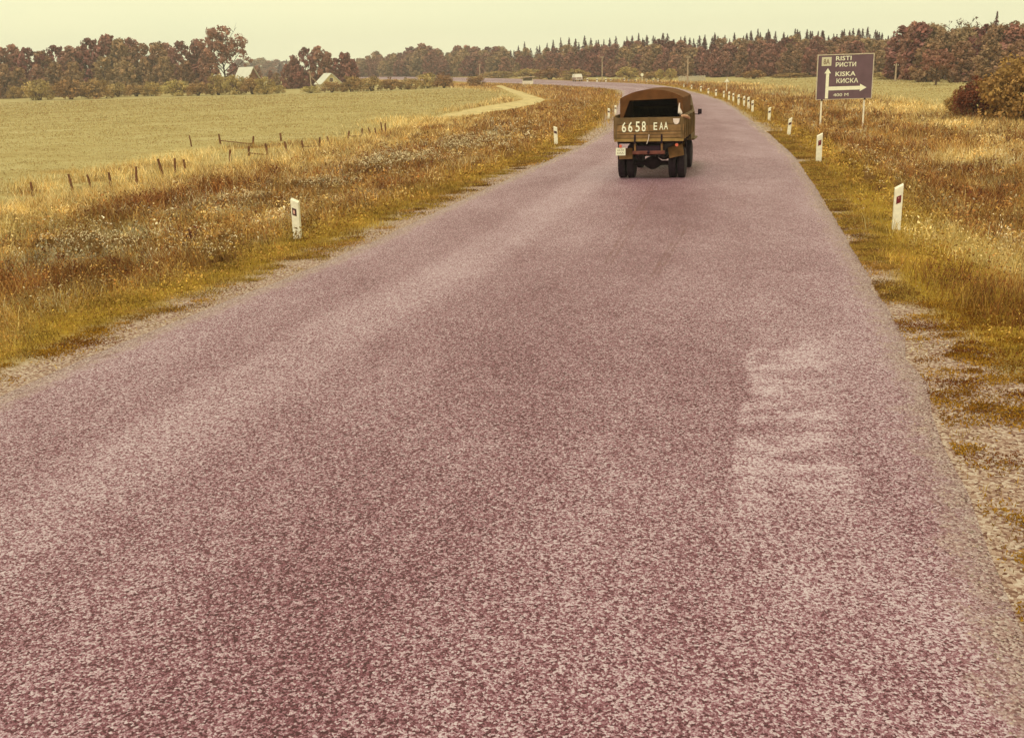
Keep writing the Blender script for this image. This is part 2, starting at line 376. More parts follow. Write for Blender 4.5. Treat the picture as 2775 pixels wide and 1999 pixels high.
dr = (B[:, None]-rv[..., 0])*cs[:, None]; dl = (rv[..., 0]-A[:, None])*cs[:, None]
for nm, w in (('from_right', dr), ('from_left', dl)):
    a = road_me.attributes.new(nm, 'FLOAT', 'POINT'); a.data.foreach_set('value', np.ascontiguousarray(w.ravel(), np.float32))
def road_d(px, py): p = onroad(px, py); return (float(xr(p[1]))-p[0])*.97, p[1]
def road_mat():
    m = bpy.data.materials.new('chip_sealed_road'); m.use_nodes = True; nt = m.node_tree; b = nt.nodes['Principled BSDF']; N = nt.nodes.new; L = nt.links.new
    b.inputs['Roughness'].default_value = .62; b.inputs['Specular IOR Level'].default_value = .42
    ge = N('ShaderNodeNewGeometry'); sp = N('ShaderNodeSeparateXYZ'); L(ge.outputs['Position'], sp.inputs[0])
    def vor(s):
        v = N('ShaderNodeTexVoronoi'); v.inputs['Scale'].default_value = s; L(ge.outputs['Position'], v.inputs['Vector']); return v
    def noise(scale, st=(1, 1, 1), d=5, r=.6, rot=0):
        mp = N('ShaderNodeMapping'); mp.inputs['Scale'].default_value = st; mp.inputs['Rotation'].default_value = (0, 0, rot); L(ge.outputs['Position'], mp.inputs[0])
        z = N('ShaderNodeTexNoise'); z.inputs['Scale'].default_value = scale; z.inputs['Detail'].default_value = d; z.inputs['Roughness'].default_value = r; L(mp.outputs[0], z.inputs['Vector']); return z.outputs[0]
    def math_(op, a, c=None, d=None):
        x = N('ShaderNodeMath'); x.operation = op
        for k, w in enumerate((a, c, d)):
            if w is None: continue
            if isinstance(w, (int, float)): x.inputs[k].default_value = w
            else: L(w, x.inputs[k])
        return x.outputs[0]
    def mr(v, a, c, lo=0., hi=1.):
        x = N('ShaderNodeMapRange'); x.interpolation_type = 'SMOOTHSTEP'; L(v, x.inputs[0])
        for k, w in zip((1, 2, 3, 4), (a, c, lo, hi)): x.inputs[k].default_value = w
        return x.outputs[0]
    def ramp(f, *stops):
        r = N('ShaderNodeValToRGB'); e = r.color_ramp.elements
        while len(e) < len(stops): e.new(.5)
        for k, (p, c) in enumerate(stops): e[k].position = p; e[k].color = (*c, 1)
        L(f, r.inputs[0]); return r.outputs[0]
    def mix(f, a, c, bl='MIX'):
        x = N('ShaderNodeMix'); x.data_type = 'RGBA'; x.blend_type = bl
        if isinstance(f, float): x.inputs[0].default_value = f
        else: L(f, x.inputs[0])
        L(a, x.inputs[6]); L(c, x.inputs[7]); return x.outputs[2]
    def attr(n): a = N('ShaderNodeAttribute'); a.attribute_name = n; return a.outputs['Fac']
    v1 = vor(60.); s1 = N('ShaderNodeSeparateColor'); L(v1.outputs['Color'], s1.inputs[0])
    v2 = vor(125.); s2 = N('ShaderNodeSeparateColor'); L(v2.outputs['Color'], s2.inputs[0])
    chips = math_('ADD', math_('MULTIPLY', s1.outputs[0], .62), math_('MULTIPLY', s2.outputs[1], .38))
    big = noise(.35, (1, .45, 1), 6, .65, -.24); mid = noise(2.2, d=6, r=.7)
    fr, fl = attr('from_right'), attr('from_left')
    # more pale chips where traffic has polished them and along the edges
    wob = math_('MULTIPLY', math_('SUBTRACT', mid, .5), .9)
    frw = math_('ADD', fr, wob)
    tr = math_('MULTIPLY', mr(frw, SEAM-1.15, SEAM-.75), mr(fr, SEAM+.05, SEAM-.02))            # pale lane strip beside a seam
    yy = sp.outputs[1]
    bare = noise(1.5, (.8, 1.5, 1), 8, .75)
    pat = math_('MULTIPLY', tr, math_('MULTIPLY', mr(yy, 7.0, 8.6), mr(yy, 13.4, 11.8)))
    pat = math_('MULTIPLY', pat, mr(bare, .38, .60))
    strip = math_('MULTIPLY', tr, mr(bare, .42, .72))
    shift = math_('MULTIPLY', math_('SUBTRACT', big, .5), .45)
    shift = math_('ADD', shift, math_('MULTIPLY', math_('SUBTRACT', mid, .5), .14))
    shift = math_('ADD', shift, math_('MULTIPLY', strip, .10)); shift = math_('ADD', shift, math_('MULTIPLY', pat, .19))
    trk = math_('MULTIPLY', mr(fl, 2.0, 2.6), mr(fl, 3.9, 3.1)); shift = math_('ADD', shift, math_('MULTIPLY', trk, .11))
    edge = math_('ADD', mr(fl, 1.7, .1), mr(frw, 1.3, .0)); shift = math_('ADD', shift, math_('MULTIPLY', edge, .055))
    mid_dark = math_('MULTIPLY', mr(fl, 4.2, 5.4), mr(fl, 7.4, 6.2)); shift = math_('SUBTRACT', shift, math_('MULTIPLY', mid_dark, .06))
    f = math_('ADD', chips, shift)
    col = ramp(f, (.20, (.048, .006, .014)), (.38, (.155, .038, .062)), (.52, (.245, .098, .138)), (.65, (.345, .198, .250)), (.82, (.53, .415, .475)))
    crack = math_('MULTIPLY', mr(math_('ADD', fl, math_('MULTIPLY', wob, .25)), .34, .22), mr(math_('ADD', fl, math_('MULTIPLY', wob, .25)), .10, .2))
    dk = N('ShaderNodeRGB'); dk.outputs[0].default_value = (.13, .04, .035, 1); col = mix(math_('MULTIPLY', crack, mr(noise(1.4, d=6, r=.75), .46, .62, .0, .75)), col, dk.outputs[0])
    tan = ramp(s1.outputs[1], (.05, (.10, .035, .035)), (.3, (.25, .125, .125)), (.6, (.37, .235, .235)), (.95, (.53, .42, .41)))      # gravel washed over the broken edges
    rag = math_('MULTIPLY', math_('SUBTRACT', noise(3.2, d=8, r=.8), .5), 2.2)
    col = mix(mr(math_('ADD', fr, math_('MULTIPLY', rag, .7)), .42, .0), col, tan); col = mix(mr(math_('ADD', fl, math_('MULTIPLY', rag, .6)), .5, .1), col, tan)
    for a_, c_ in (((1776, 494), (1600, 790)), ((1783, 502), (1625, 780)), ((1862, 600), (1740, 800)), ((1868, 610), (1762, 790))):       # rubber streaks left by skidding tyres
        p_, q_ = onroad(*a_), onroad(*c_); dx_, dy_ = q_[0]-p_[0], q_[1]-p_[1]; l_ = math.hypot(dx_, dy_)
        xs = math_('SUBTRACT', sp.outputs[0], float(p_[0])); ys_ = math_('SUBTRACT', yy, float(p_[1]))
        off = math_('ABSOLUTE', math_('ADD', math_('MULTIPLY', xs, -dy_/l_), math_('MULTIPLY', ys_, dx_/l_))); al = math_('ADD', math_('MULTIPLY', xs, dx_/l_**2), math_('MULTIPLY', ys_, dy_/l_**2))
        k_ = math_('MULTIPLY', mr(off, .04, .012), math_('MULTIPLY', mr(al, -.02, .1), mr(al, 1.02, .7))); k_ = math_('MULTIPLY', k_, mr(mid, .38, .6, .0, .65))
        col = mix(k_, col, dk.outputs[0])
    L(col, b.inputs['Base Color'])
    h = math_('ADD', v1.outputs['Distance'], math_('MULTIPLY', v2.outputs['Distance'], .5))
    bp = N('ShaderNodeBump'); bp.invert = True; bp.inputs['Strength'].default_value = .55; bp.inputs['Distance'].default_value = .012; L(h, bp.inputs['Height']); L(bp.outputs[0], b.inputs['Normal'])
    return m
SEAM = road_d(2015, 1150)[0]
road = link('road', road_me, road_mat()); tag(road, 'pinkish chip sealed country road curving away to the left', 'road', kind='structure')

def ribbon(name, pts, wid, m, lift):
    pts = np.array(pts); n = len(pts); t = np.arange(n); tt = np.linspace(0, n-1, (n-1)*8+1)
    x = np.interp(tt, t, pts[:, 0]); y = np.interp(tt, t, pts[:, 1])
    for _ in range(6):
        x[1:-1] = (x[:-2]+2*x[1:-1]+x[2:])/4; y[1:-1] = (y[:-2]+2*y[1:-1]+y[2:])/4
    tx = np.gradient(x); ty = np.gradient(y); l = np.hypot(tx, ty); nx, ny_ = -ty/l, tx/l
    w = np.interp(tt, t, wid)*(1+(fbm(x, y, .5, 8)-.5)*.6); v = []
    for k in np.linspace(-.5, .5, 7):
        xx = x+nx*w*k; yy = y+ny_*w*k; v.append(np.stack([xx, yy, gz(xx, yy)+lift*(1-.9*abs(2*k))], 1))
    v = np.stack(v, 1); a, c = v.shape[:2]
    i, j = np.meshgrid(np.arange(a-1), np.arange(c-1), indexing='ij'); q = np.stack([i*c+j, i*c+j+1, (i+1)*c+j+1, (i+1)*c+j], -1).reshape(-1, 4)
    return link(name, raw_mesh(name, v.reshape(-1, 3), q.ravel(), np.full(len(q), 4)), m)
path_m = mat('pale_dirt', (.52, .40, .20), .95, .05, .24, .9)
PATHPTS = np.array([g(*p) for p in ((1180, 322), (1262, 309), (1339, 294), (1417, 279), (1450, 270), (1426, 260), (1386, 245), (1352, 233))]); PATHW = np.array([1.5, 3.5, 5.0, 4.5, 2.8, 1.9, 1.7, 1.7])
pth = ribbon('path', PATHPTS, PATHW, path_m, .12)
tag(pth, 'pale sandy track bending through the meadow', 'path', kind='structure')
def off_path(x, y, pad):
    ok = np.ones(len(x), bool)
    for a, b, w in zip(PATHPTS[:-1], PATHPTS[1:], (PATHW[:-1]+PATHW[1:])/2):
        d = b[:2]-a[:2]; t = np.clip(((x-a[0])*d[0]+(y-a[1])*d[1])/(d@d), 0, 1); ok &= np.hypot(x-a[0]-t*d[0], y-a[1]-t*d[1]) > w/2+pad*np.where(y < a[1]+t*d[1], 1.6, .2)
    return ok

# ------------------------------------------------------------------ grass, weeds, flowers (uncountable)
PAL = dict(gravel=((.42, .27, .05), (.30, .16, .04)), short=((.50, .34, .075), (.40, .26, .055), (.28, .15, .035), (.50, .28, .075), (.20, .10, .03)),
           weeds=((.62, .37, .11), (.50, .31, .08), (.32, .13, .04), (.66, .50, .22), (.50, .26, .08), (.18, .065, .025), (.11, .035, .02), (.26, .13, .04), (.62, .48, .24)),  # darkest weed and dark-patch tones also stand in for leaf self-shadow
           dark=((.30, .115, .035), (.17, .055, .022), (.42, .20, .06), (.085, .020, .022)), straw=((.80, .62, .29), (.66, .46, .17), (.48, .28, .08), (.86, .71, .40)),
           field=((.54, .44, .21), (.44, .34, .14), (.60, .50, .28)), pale=((.72, .65, .46), (.56, .49, .31), (.38, .23, .08), (.80, .74, .56)))
HT = dict(gravel=.07, short=.12, weeds=.30, dark=.42, straw=.38, field=.07, pale=.24)
KEYS = ('gravel', 'short', 'weeds', 'dark', 'straw', 'field', 'pale')
def pick(x, y, rng):
    z = zones(x, y); w = np.stack([z[2], z[3], z[4], z[5]*2.2, z[6]*1.2, z[7], z[8]*2.0], 1)+1e-4
    cw = np.cumsum(w/w.sum(1, keepdims=True), 1); r = rng.random(len(x))[:, None]; k = (cw < r).sum(1).clip(0, 6)
    cols = np.zeros((len(x), 3)); h = np.zeros(len(x))
    for n, key in enumerate(KEYS):
        s = k == n; p = np.array(PAL[key]); cols[s] = p[rng.integers(0, len(p), s.sum())]; h[s] = HT[key]
    cols *= ((.66+.62*rng.random(len(x)))*(.40+1.2*vnoise(x, y, 3.2, 17)*(.55+.9*vnoise(x, y, 1.1, 19))))[:, None]
    return k, cols, h, z[0], z[1]
def scatter(n, y0, y1, dmax, rng, power=1.6):
    yy = np.linspace(y0, y1, 400); rho = np.minimum(1, (14/yy)**power)*np.minimum(dmax, .55*yy+4); c = np.cumsum(rho); c /= c[-1]
    y = np.interp(rng.random(n), c, yy); side = rng.random(n) < .58
    d = dmax*rng.random(n)**1.15
    x = np.where(side, xl(y)-d-.05, xr(y)+d+.05); ok = (np.abs(x-.0) < .53*y+2.5)
    return x[ok], y[ok]
def blades(name, n, y0, y1, dmax, seed, hs=1., label='', cl=10, spread=.09):
    rng = np.random.default_rng(seed); cx, cy = scatter(n//cl, y0, y1, dmax, rng); x = np.repeat(cx, cl); y = np.repeat(cy, cl)
    sp = spread*(1+y/40); x = x+rng.normal(size=len(x))*sp; y = y+rng.normal(size=len(y))*sp
    k, cols, h, d, s = pick(x, y, rng)
    kc, colc, _, _, _ = pick(np.repeat(cx, cl), np.repeat(cy, cl), rng); cols = .4*cols+.6*np.repeat(colc[::cl], cl, 0)
    gap = fbm(x, y, 3.0, 91)
    ok = (d > .05) & ((k != 0) | ((gap > .60) & (rng.random(len(x)) < .8))) & ((k != 6) | (rng.random(len(x)) < .6)) & ((k != 5) | (rng.random(len(x)) < .5))
    ok &= off_path(x, y, 1.2)
    x, y, k, cols, h = x[ok], y[ok], k[ok], cols[ok], h[ok]; m = len(x)
    h = h*hs*(.45+.9*rng.random(m))*(.65+.7*fbm(x, y, .7, 55)); w = np.maximum(.006, y*.00042)*(.7+.7*rng.random(m))
    z = gz(x, y)-.02; a = rng.random(m)*6.283; lean = h*(.25+.6*rng.random(m)); lx, ly = np.cos(a)*lean, np.sin(a)*lean
    b = rng.random(m)*6.283; wx, wy = np.cos(b)*w/2, np.sin(b)*w/2
    v = np.stack([np.stack([x-wx, y-wy, z], 1), np.stack([x+wx, y+wy, z], 1), np.stack([x+wx*.8+lx*.35, y+wy*.8+ly*.35, z+h*.6], 1),
                  np.stack([x-wx*.8+lx*.35, y-wy*.8+ly*.35, z+h*.6], 1), np.stack([x+lx, y+ly, z+h], 1)], 1).reshape(-1, 3)
    o = np.arange(m)[:, None]*5; lo = np.concatenate((o+np.array([[0, 1, 2, 3]]), o+np.array([[3, 2, 4]])), 1).ravel()
    me = raw_mesh(name, v, lo, np.tile([4, 3], m), np.repeat(cols, 5, 0))
    o = link(name, me, GRASS_M); tag(o, label, 'grass', kind='stuff'); return o
GRASS_M = leaf_mat('grass_blades', rand=.0, trans=.12)
blades('verge_grass', 250000, 5, 34, 15, 1, 1., 'short golden green and brown grass on the near road verges')
blades('distant_grass', 60000, 105, 280, 26, 12, 1.25, 'brown rough grass beside the far stretch of the road', 10, .2)
blades('meadow_grass', 190000, 30, 120, 22, 2, 1.05, 'tall brown and straw coloured grass beyond the verges', 10, .14)
def weeds(name, n, y0, y1, seed, label):
    rng = np.random.default_rng(seed); cl = 14; cx, cy = scatter(n//cl, y0, y1, 13, rng); d, s = side_d(cx, cy)
    nz = fbm(cx, cy, .6, 15); ok = (d > 1.0) & (nz > .36) & off_path(cx, cy, 1.4); cx, cy = cx[ok], cy[ok]; ch = (.16+.34*rng.random(len(cx)))
    x = np.repeat(cx, cl); y = np.repeat(cy, cl); hh = np.repeat(ch, cl); t = rng.random(len(x))
    x = x+rng.normal(size=len(x))*.11; y = y+rng.normal(size=len(y))*.11
    k, cols, h, d, s = pick(x, y, rng); z = gz(x, y)+hh*t*(.5+h*1.8)
    _, cc, _, _, _ = pick(cx, cy, rng); cols = .3*cols+.7*np.repeat(cc, cl, 0)
    n_ = rng.normal(size=(len(x), 3)); n_[:, 2] = np.abs(n_[:, 2])+.5
    sz = np.maximum(.015, .00118*np.minimum(y, 30)+.0005*np.maximum(y-30, 0))*(.6+.9*rng.random(len(x)))
    o = link(name, quads_mesh(name, [leaf_quads(np.stack([x, y, z], 1), n_, sz, cols, rng, 2.2)]), GRASS_M); tag(o, label, 'weeds', kind='stuff')
weeds('leafy_weeds', 230000, 6, 110, 3, 'low leafy brown weeds mixed through the verge grass')
def stubble(name, n, seed, label):
    rng = np.random.default_rng(seed); cl = 12; cn = n//cl; yv = 38*(230/38)**rng.random(cn); xv = np.where(rng.random(cn) < .7, xl(yv)-14-(.62*yv+10)*rng.random(cn), xr(yv)+9+(.45*yv)*rng.random(cn))
    ok = (np.abs(xv) < .55*yv+3); xv, yv = xv[ok], yv[ok]; X = np.repeat(xv, cl)+rng.normal(size=len(xv)*cl)*np.repeat(.004*yv, cl)*3; Y = np.repeat(yv, cl)+rng.normal(size=len(xv)*cl)*np.repeat(.01*yv, cl)
    base = np.array([(.45, .35, .155), (.38, .28, .11), (.51, .42, .22), (.43, .345, .16), (.32, .20, .075)]); cc = base[rng.integers(0, 5, len(xv))]
    cols = np.repeat(cc, cl, 0)*(.8+.4*rng.random(len(X)))[:, None]; d, _ = side_d(X, Y); k = (d > 8) & off_path(X, Y, .3); X, Y, cols = X[k], Y[k], cols[k]; sz = np.maximum(.04, Y*.0007); z = gz(X, Y)+sz*.5*rng.random(len(X))
    n_ = rng.normal(size=(len(X), 3)); n_[:, 2] = .3*np.abs(n_[:, 2]); n_[:, 1] -= .6
    o = link(name, quads_mesh(name, [leaf_quads(np.stack([X, Y, z], 1), n_, sz, cols, rng, 2.)]), GRASS_M); tag(o, label, 'grass', kind='stuff')
stubble('meadow_stubble', 150000, 9, 'short yellowed stubble of the mown meadow')
def flowers(name, seed, label):
    rng = np.random.default_rng(seed); c = []
    for (px, py, rx, ry_, n) in ((1100, 435, 130, 26, 150), (1270, 395, 110, 26, 120), (880, 510, 110, 16, 60), (1010, 460, 60, 14, 40), (640, 560, 150, 22, 60), (270, 675, 140, 22, 60), (1400, 360, 80, 16, 30), (2330, 700, 60, 60, 30), (2400, 450, 120, 60, 40), (560, 690, 120, 40, 40)):
        for _ in range(n):
            p = g(px+rng.normal()*rx*.55, py+rng.normal()*ry_*.55); d, _s = side_d(p[0], p[1])
            if d > 1.2: c.append(p)
    c = np.array(c); m = 9; x = np.repeat(c[:, 0], m)+rng.normal(size=len(c)*m)*.09; y = np.repeat(c[:, 1], m)+rng.normal(size=len(c)*m)*.09
    z = gz(x, y)+.22+.16*rng.random(len(x)); col = np.array([[.74, .64, .40]])*(.75+.35*rng.random(len(x)))[:, None]
    n_ = rng.normal(size=(len(x), 3))*.5; n_[:, 2] += 1
    parts = [leaf_quads(np.stack([x, y, z], 1), n_, np.maximum(.035, y*.0011), col, rng, 1.1)]
    st = np.stack([x, y, z-.16], 1); nn = rng.normal(size=(len(x), 3)); nn[:, 2] *= .1
    parts.append(leaf_quads(st, nn, np.full(len(x), .10), np.tile([[.24, .14, .05]], (len(x), 1)), rng, 2.4))
    o = link(name, quads_mesh(name, parts), GRASS_M); tag(o, label, 'wildflowers', kind='stuff')
flowers('white_wildflowers', 4, 'small heads of whitish wildflowers dotted through the weeds')
def tufts(name, seed, label):
    rng = np.random.default_rng(seed); n = 2500; y = 4.5+50*rng.random(n)**1.5; s = rng.random(n) < .22
    d = np.where(s, .35+.6*rng.random(n)**.6, np.where(y < 15, 2.3*rng.random(n)**.75, .5*rng.random(n))); x = np.where(s, xl(y)-d, xr(y)+d)
    ok = (np.abs(x) < .53*y+2) & (fbm(x, y, 1.3, 66) > .42) & ((y < 15) | (rng.random(n) < .5)); x, y = x[ok], y[ok]; m = 150
    sp = (.035+.075*rng.random(len(x)))*(1+y/50); hh = np.repeat(.05+.07*rng.random(len(x)), m); cc = np.array([(.30, .16, .02), (.22, .10, .015), (.38, .21, .03), (.17, .06, .015)])[rng.integers(0, 4, len(x))]*1.15; cc = np.where((y > 15)[:, None], np.array(PAL['short'])[rng.integers(0, 5, len(x))]*.95, cc)
    cols = np.repeat(cc, m, 0)*(.55+.7*rng.random(len(x)*m))[:, None]; X = np.repeat(x, m)+rng.normal(size=len(x)*m)*np.repeat(sp, m)*1.7; Y = np.repeat(y, m)+rng.normal(size=len(x)*m)*np.repeat(sp, m)
    dd, _ = side_d(X, Y); k = dd > .02; X, Y, hh, cols = X[k], Y[k], hh[k], cols[k]; M = len(X); n_ = rng.normal(size=(M, 3)); n_[:, 2] = .25*np.abs(n_[:, 2]); z = gz(X, Y)+hh*.5*rng.random(M)
    o = link(name, quads_mesh(name, [leaf_quads(np.stack([X, Y, z], 1), n_, np.maximum(.013, Y*.0007), cols, rng, 3.0)]), GRASS_M); tag(o, label, 'grass', kind='stuff')
tufts('edge_grass_tufts', 8, 'small tufts of grass creeping over the gravel edges of the road')
def stones(name, n, seed, label):
    rng = np.random.default_rng(seed); y = 4+60*rng.random(n)**1.8; s = rng.random(n) < .45; e = rng.normal(size=n)*.4+.2
    x = np.where(s, xl(y)-e, xr(y)+e*1.3); ok = np.abs(x) < .53*y+2; x, y = x[ok], y[ok]; d, _ = side_d(x, y)
    ok = d > -.5; x, y, d = x[ok], y[ok], d[ok]; m = len(x); r = np.maximum(.008, y*.0006)*(.6+1.2*rng.random(m)**2)
    base = np.array([[1, 0, 0], [-.5, .87, 0], [-.5, -.87, 0], [.3, .1, .7]]); a = rng.random(m)*6.28
    v = base[None]*(.7+.6*rng.random((m, 4, 3))); ca, sa = np.cos(a)[:, None], np.sin(a)[:, None]
    vx = v[..., 0]*ca-v[..., 1]*sa; vy = v[..., 0]*sa+v[..., 1]*ca
    zz = np.where(d < 0, rise(np.hypot(x, y))+.01, gz(x, y))
    vv = np.stack([x[:, None]+vx*r[:, None], y[:, None]+vy*r[:, None], zz[:, None]+v[..., 2]*r[:, None]-.003], -1).reshape(-1, 3)
    o = np.arange(m)[:, None]*4; lo = (o+np.array([[0, 1, 3, 1, 2, 3, 2, 0, 3]])).ravel()
    c = np.array([[.48, .37, .30]])*(.5+.8*rng.random(m))[:, None]
    ob = link(name, raw_mesh(name, vv, lo, np.full(3*m, 3), np.repeat(c, 4, 0)), GRASS_M); tag(ob, label, 'gravel', kind='stuff')
stones('roadside_gravel', 16000, 5, 'loose pale gravel along both edges of the road')

# ------------------------------------------------------------------ trees
BARK = mat('bark', (.10, .06, .045), .95, .1, .35, 14., .4)
LEAF = leaf_mat('tree_leaves', rand=.18, trans=.2)
def limbs(rng, zs, n, spread, r0, up=.6, sub=0, top=.9):
    mb = MB(); p = Vector((0, 0, -.03)); pts = [p]; rad = [r0*1.35]
    for k in range(5):
        p = p+Vector((rng.normal()*.012, rng.normal()*.012, (top+.03)/5)); pts.append(p.copy()); rad.append(r0*(1-.17*(k+1)))
    mb.tube(pts, rad, 6); ends = []
    for k in range(n):
        t = zs+(.78-zs)*(k+.5)/n; a = k*2.4+rng.random()*.8; q = t/top*4.9; i0 = min(int(q), 4); b = pts[i0].lerp(pts[i0+1], q-i0)
        L = spread*(1.05-.6*t)*(.8+.4*rng.random()); e = b+Vector((math.cos(a)*L, math.sin(a)*L, L*up*(.7+.6*rng.random()))); mdl = b.lerp(e, .5)+Vector((0, 0, -.06*L))
        mb.tube([b, mdl, e], [r0*.42*(1-.5*t), r0*.28*(1-.5*t), r0*.08], 4, False); ends.append(e)
        for _ in range(sub):
            st = b.lerp(e, .35+.6*rng.random()); e2 = st+Vector((rng.normal(), rng.normal(), abs(rng.normal())*.8+.5)).normalized()*L*.42
            mb.tube([st, e2], [r0*.14, r0*.03], 3, False); ends.append(e2)
    return mb, ends, pts
def clump_leaves(rng, cs, rs, per, lsize, base, asp=1.5, var=.35, flat=.8):
    out = []
    for c, r in zip(cs, rs):
        n = int(per*(r/np.mean(rs))**2)+3; dirs = unit(rng.normal(size=(n, 3))); rad = r*(.55+.5*rng.random(n))
        p = np.array(c)+dirs*rad[:, None]*np.array([1, 1, flat]); nrm = dirs+rng.normal(size=(n, 3))*.5; nrm[:, 2] += .35
        cb = np.array(base)*(1-var+2*var*rng.random())*np.array([.95+.1*rng.random(), 1, .95+.1*rng.random()])
        out.append(leaf_quads(p, nrm, lsize*(.6+.8*rng.random(n)), cb*(.75+.5*rng.random(n))[:, None], rng, asp))
    return out
def proto_broad(seed, z0, wid, nc, per, base, lsize=.042, shape=1.):
    rng = np.random.default_rng(seed); mb, ends, pts = limbs(rng, z0+.1, 9, wid*.95, .020)
    cs, rs = [], []
    for k in range(nc):
        t = (k+.5)/nc; z = z0+(1-z0)*(t*.96+.02*rng.random()); tt = (z-z0)/(1-z0)
        R = wid*max(.05, math.sin(math.pi*min(1, (.12+.88*tt**shape)))**.7)*(.8+.35*rng.random()); a = k*2.39996; rr_ = R*math.sqrt(.12+.88*rng.random())
        r = (.075+.06*rng.random())*(1-.35*tt); cs.append((math.cos(a)*rr_, math.sin(a)*rr_, min(z, 1-r*.8))); rs.append(r)
    return mb.mesh('trunk'), quads_mesh('crown', clump_leaves(rng, cs, rs, per, lsize, base))
def proto_spruce(seed, base, wid=.16, per=40):
    rng = np.random.default_rng(seed); mb = MB(); mb.tube([(0, 0, -.02), (0, 0, .5), (0, 0, .99)], [.016, .010, .002], 5)
    P_, N_, C_, Z_ = [], [], [], []
    for k in range(22):
        t = k/21; z = .08+.9*t; R = wid*(1-t)**.85*(.8+.35*rng.random())+.008; n = int(per*(1-.75*t))+5
        for _ in range(n):
            a = rng.random()*6.283; q = math.sqrt(rng.random()); rr_ = R*q*(.75+.45*(math.sin(a*3+k*1.7)*.5+.5)); P_.append((math.cos(a)*rr_, math.sin(a)*rr_, z-.05*q+.02*rng.normal()))
            N_.append((math.cos(a)*.5+rng.normal()*.3, math.sin(a)*.5+rng.normal()*.3, .8)); C_.append(np.array(base)*(.6+.6*rng.random())); Z_.append((.035+.02*rng.random())*(1-.5*t))
    return mb.mesh('trunk'), quads_mesh('crown', [leaf_quads(np.array(P_), np.array(N_), np.array(Z_), np.array(C_), rng, 1.8)])
def proto_open(seed, base, n=16, spread=.42, sub=4, r=.055, per=26, keep=1., lsize=.03):
    rng = np.random.default_rng(seed); mb, ends, pts = limbs(rng, .25, n, spread, .024, .75, sub)
    cs = [tuple(e) for e in ends if rng.random() < keep and e.z < 1.02]; rs = [r*(.6+.8*rng.random()) for _ in cs]
    return mb.mesh('trunk'), quads_mesh('crown', clump_leaves(rng, cs, rs, per, lsize, base, 1.4, .3))
def proto_bush(seed, base, wid, nc, per, lsize, arch=.7):
    rng = np.random.default_rng(seed); mb = MB()
    for k in range(12):
        a = k*2.4; L = wid*(.4+.5*rng.random()); mb.tube([(math.cos(a)*.04, math.sin(a)*.04, -.03), (math.cos(a)*L*.5, math.sin(a)*L*.5, .45), (math.cos(a)*L, math.sin(a)*L, .75)], [.016, .010, .003], 4, False)
    cs, rs = [], []
    for k in range(nc):
        a = k*2.39996; q = math.sqrt((k+.5)/nc); zt = math.sqrt(max(0, 1-q*q*arch)); z = zt*(.06+.9*rng.random()**.7); r = (.12+.08*rng.random())
        cs.append((math.cos(a)*q*wid, math.sin(a)*q*wid, max(r*.6, min(z, 1-r*.7)))); rs.append(r)
    return mb.mesh('stem'), quads_mesh('foliage', clump_leaves(rng, cs, rs, per, lsize, base, 1.6, .3, .9))
BROWN = (.325, .155, .118); OLIVE = (.345, .21, .125); PURP = (.275, .118, .10); DSPR = (.15, .057, .064)
BROADS = [proto_broad(101+k, .0, .32+.05*(k % 3), 60, 60, (BROWN, OLIVE, PURP, BROWN, OLIVE)[k], .036, (1., .85, 1.1, .8, 1.)[k]) for k in range(5)]
SPRUCES = [proto_spruce(201+k, DSPR, (.25, .30, .21)[k], 75) for k in range(3)]
COLUMNS = [proto_broad(301+k, .03, .20, 44, 52, PURP, .04, .8) for k in range(2)]
OPEN = [proto_open(401, BROWN, 18, .46, 5, .06, 30), proto_open(402, OLIVE, 15, .40, 4, .05, 16, .8), proto_open(403, (.2, .12, .08), 15, .36, 5, .04, 6, .6, .022), proto_open(404, OLIVE, 22, .40, 6, .075, 34, 1., .03)]
BUSHES = [proto_bush(501+k, ((.40, .27, .11), (.44, .31, .13), (.33, .19, .09))[k], .62, 46, 34, .055) for k in range(3)]
for pr in BROADS+SPRUCES+COLUMNS+OPEN+BUSHES: pr[0].materials.append(BARK); pr[1].materials.append(LEAF)
def plant(name, pr, p, h, w, label, cat, group=None, parts=('trunk', 'crown')):
    o = empty(name, (p[0], p[1], p[2]-.02*h), random.random()*6.28); tag(o, label, cat, group)
    for nm, me in zip(parts, pr):
        c = link(nm, me, None, o); c.scale = (w, w, h)
    return o
def tree_px(px, dist, topy, pr, label, group, wide=1., name='broadleaf_tree', cat='tree'):
    p = at_depth(px, dist); h = top_for(p, topy); return plant(name, pr, p, h, h*wide, label, cat, group)
# skyline of the far forest (photo column, row of the tree tops)
SKY = np.array([(960, 158), (975, 150), (1005, 140), (1040, 134), (1060, 136), (1110, 130), (1125, 116), (1150, 107), (1165, 111), (1190, 125), (1215, 126), (1245, 118), (1275, 112), (1300, 122),
                (1330, 120), (1360, 118), (1385, 124), (1420, 109), (1450, 116), (1480, 106), (1500, 108), (1530, 96), (1565, 104), (1585, 95), (1630, 97), (1665, 94), (1700, 92), (1730, 84), (1760, 88),
                (1785, 80), (1815, 92), (1840, 88), (1890, 96), (1925, 87), (1965, 83), (2000, 82), (2035, 78), (2075, 76), (2105, 84), (2155, 71), (2195, 77), (2260, 80), (2325, 69), (2365, 70), (2410, 88), (2450, 84), (2600, 80), (2790, 78)], float)
FD = np.array([(940, 560), (1000, 540), (1300, 450), (1500, 372), (1650, 330), (1800, 300), (2100, 262), (2400, 235), (2800, 215)], float)
def fdist(x): return float(np.interp(x, FD[:, 0], FD[:, 1]))
random.seed(3)
x = 962.
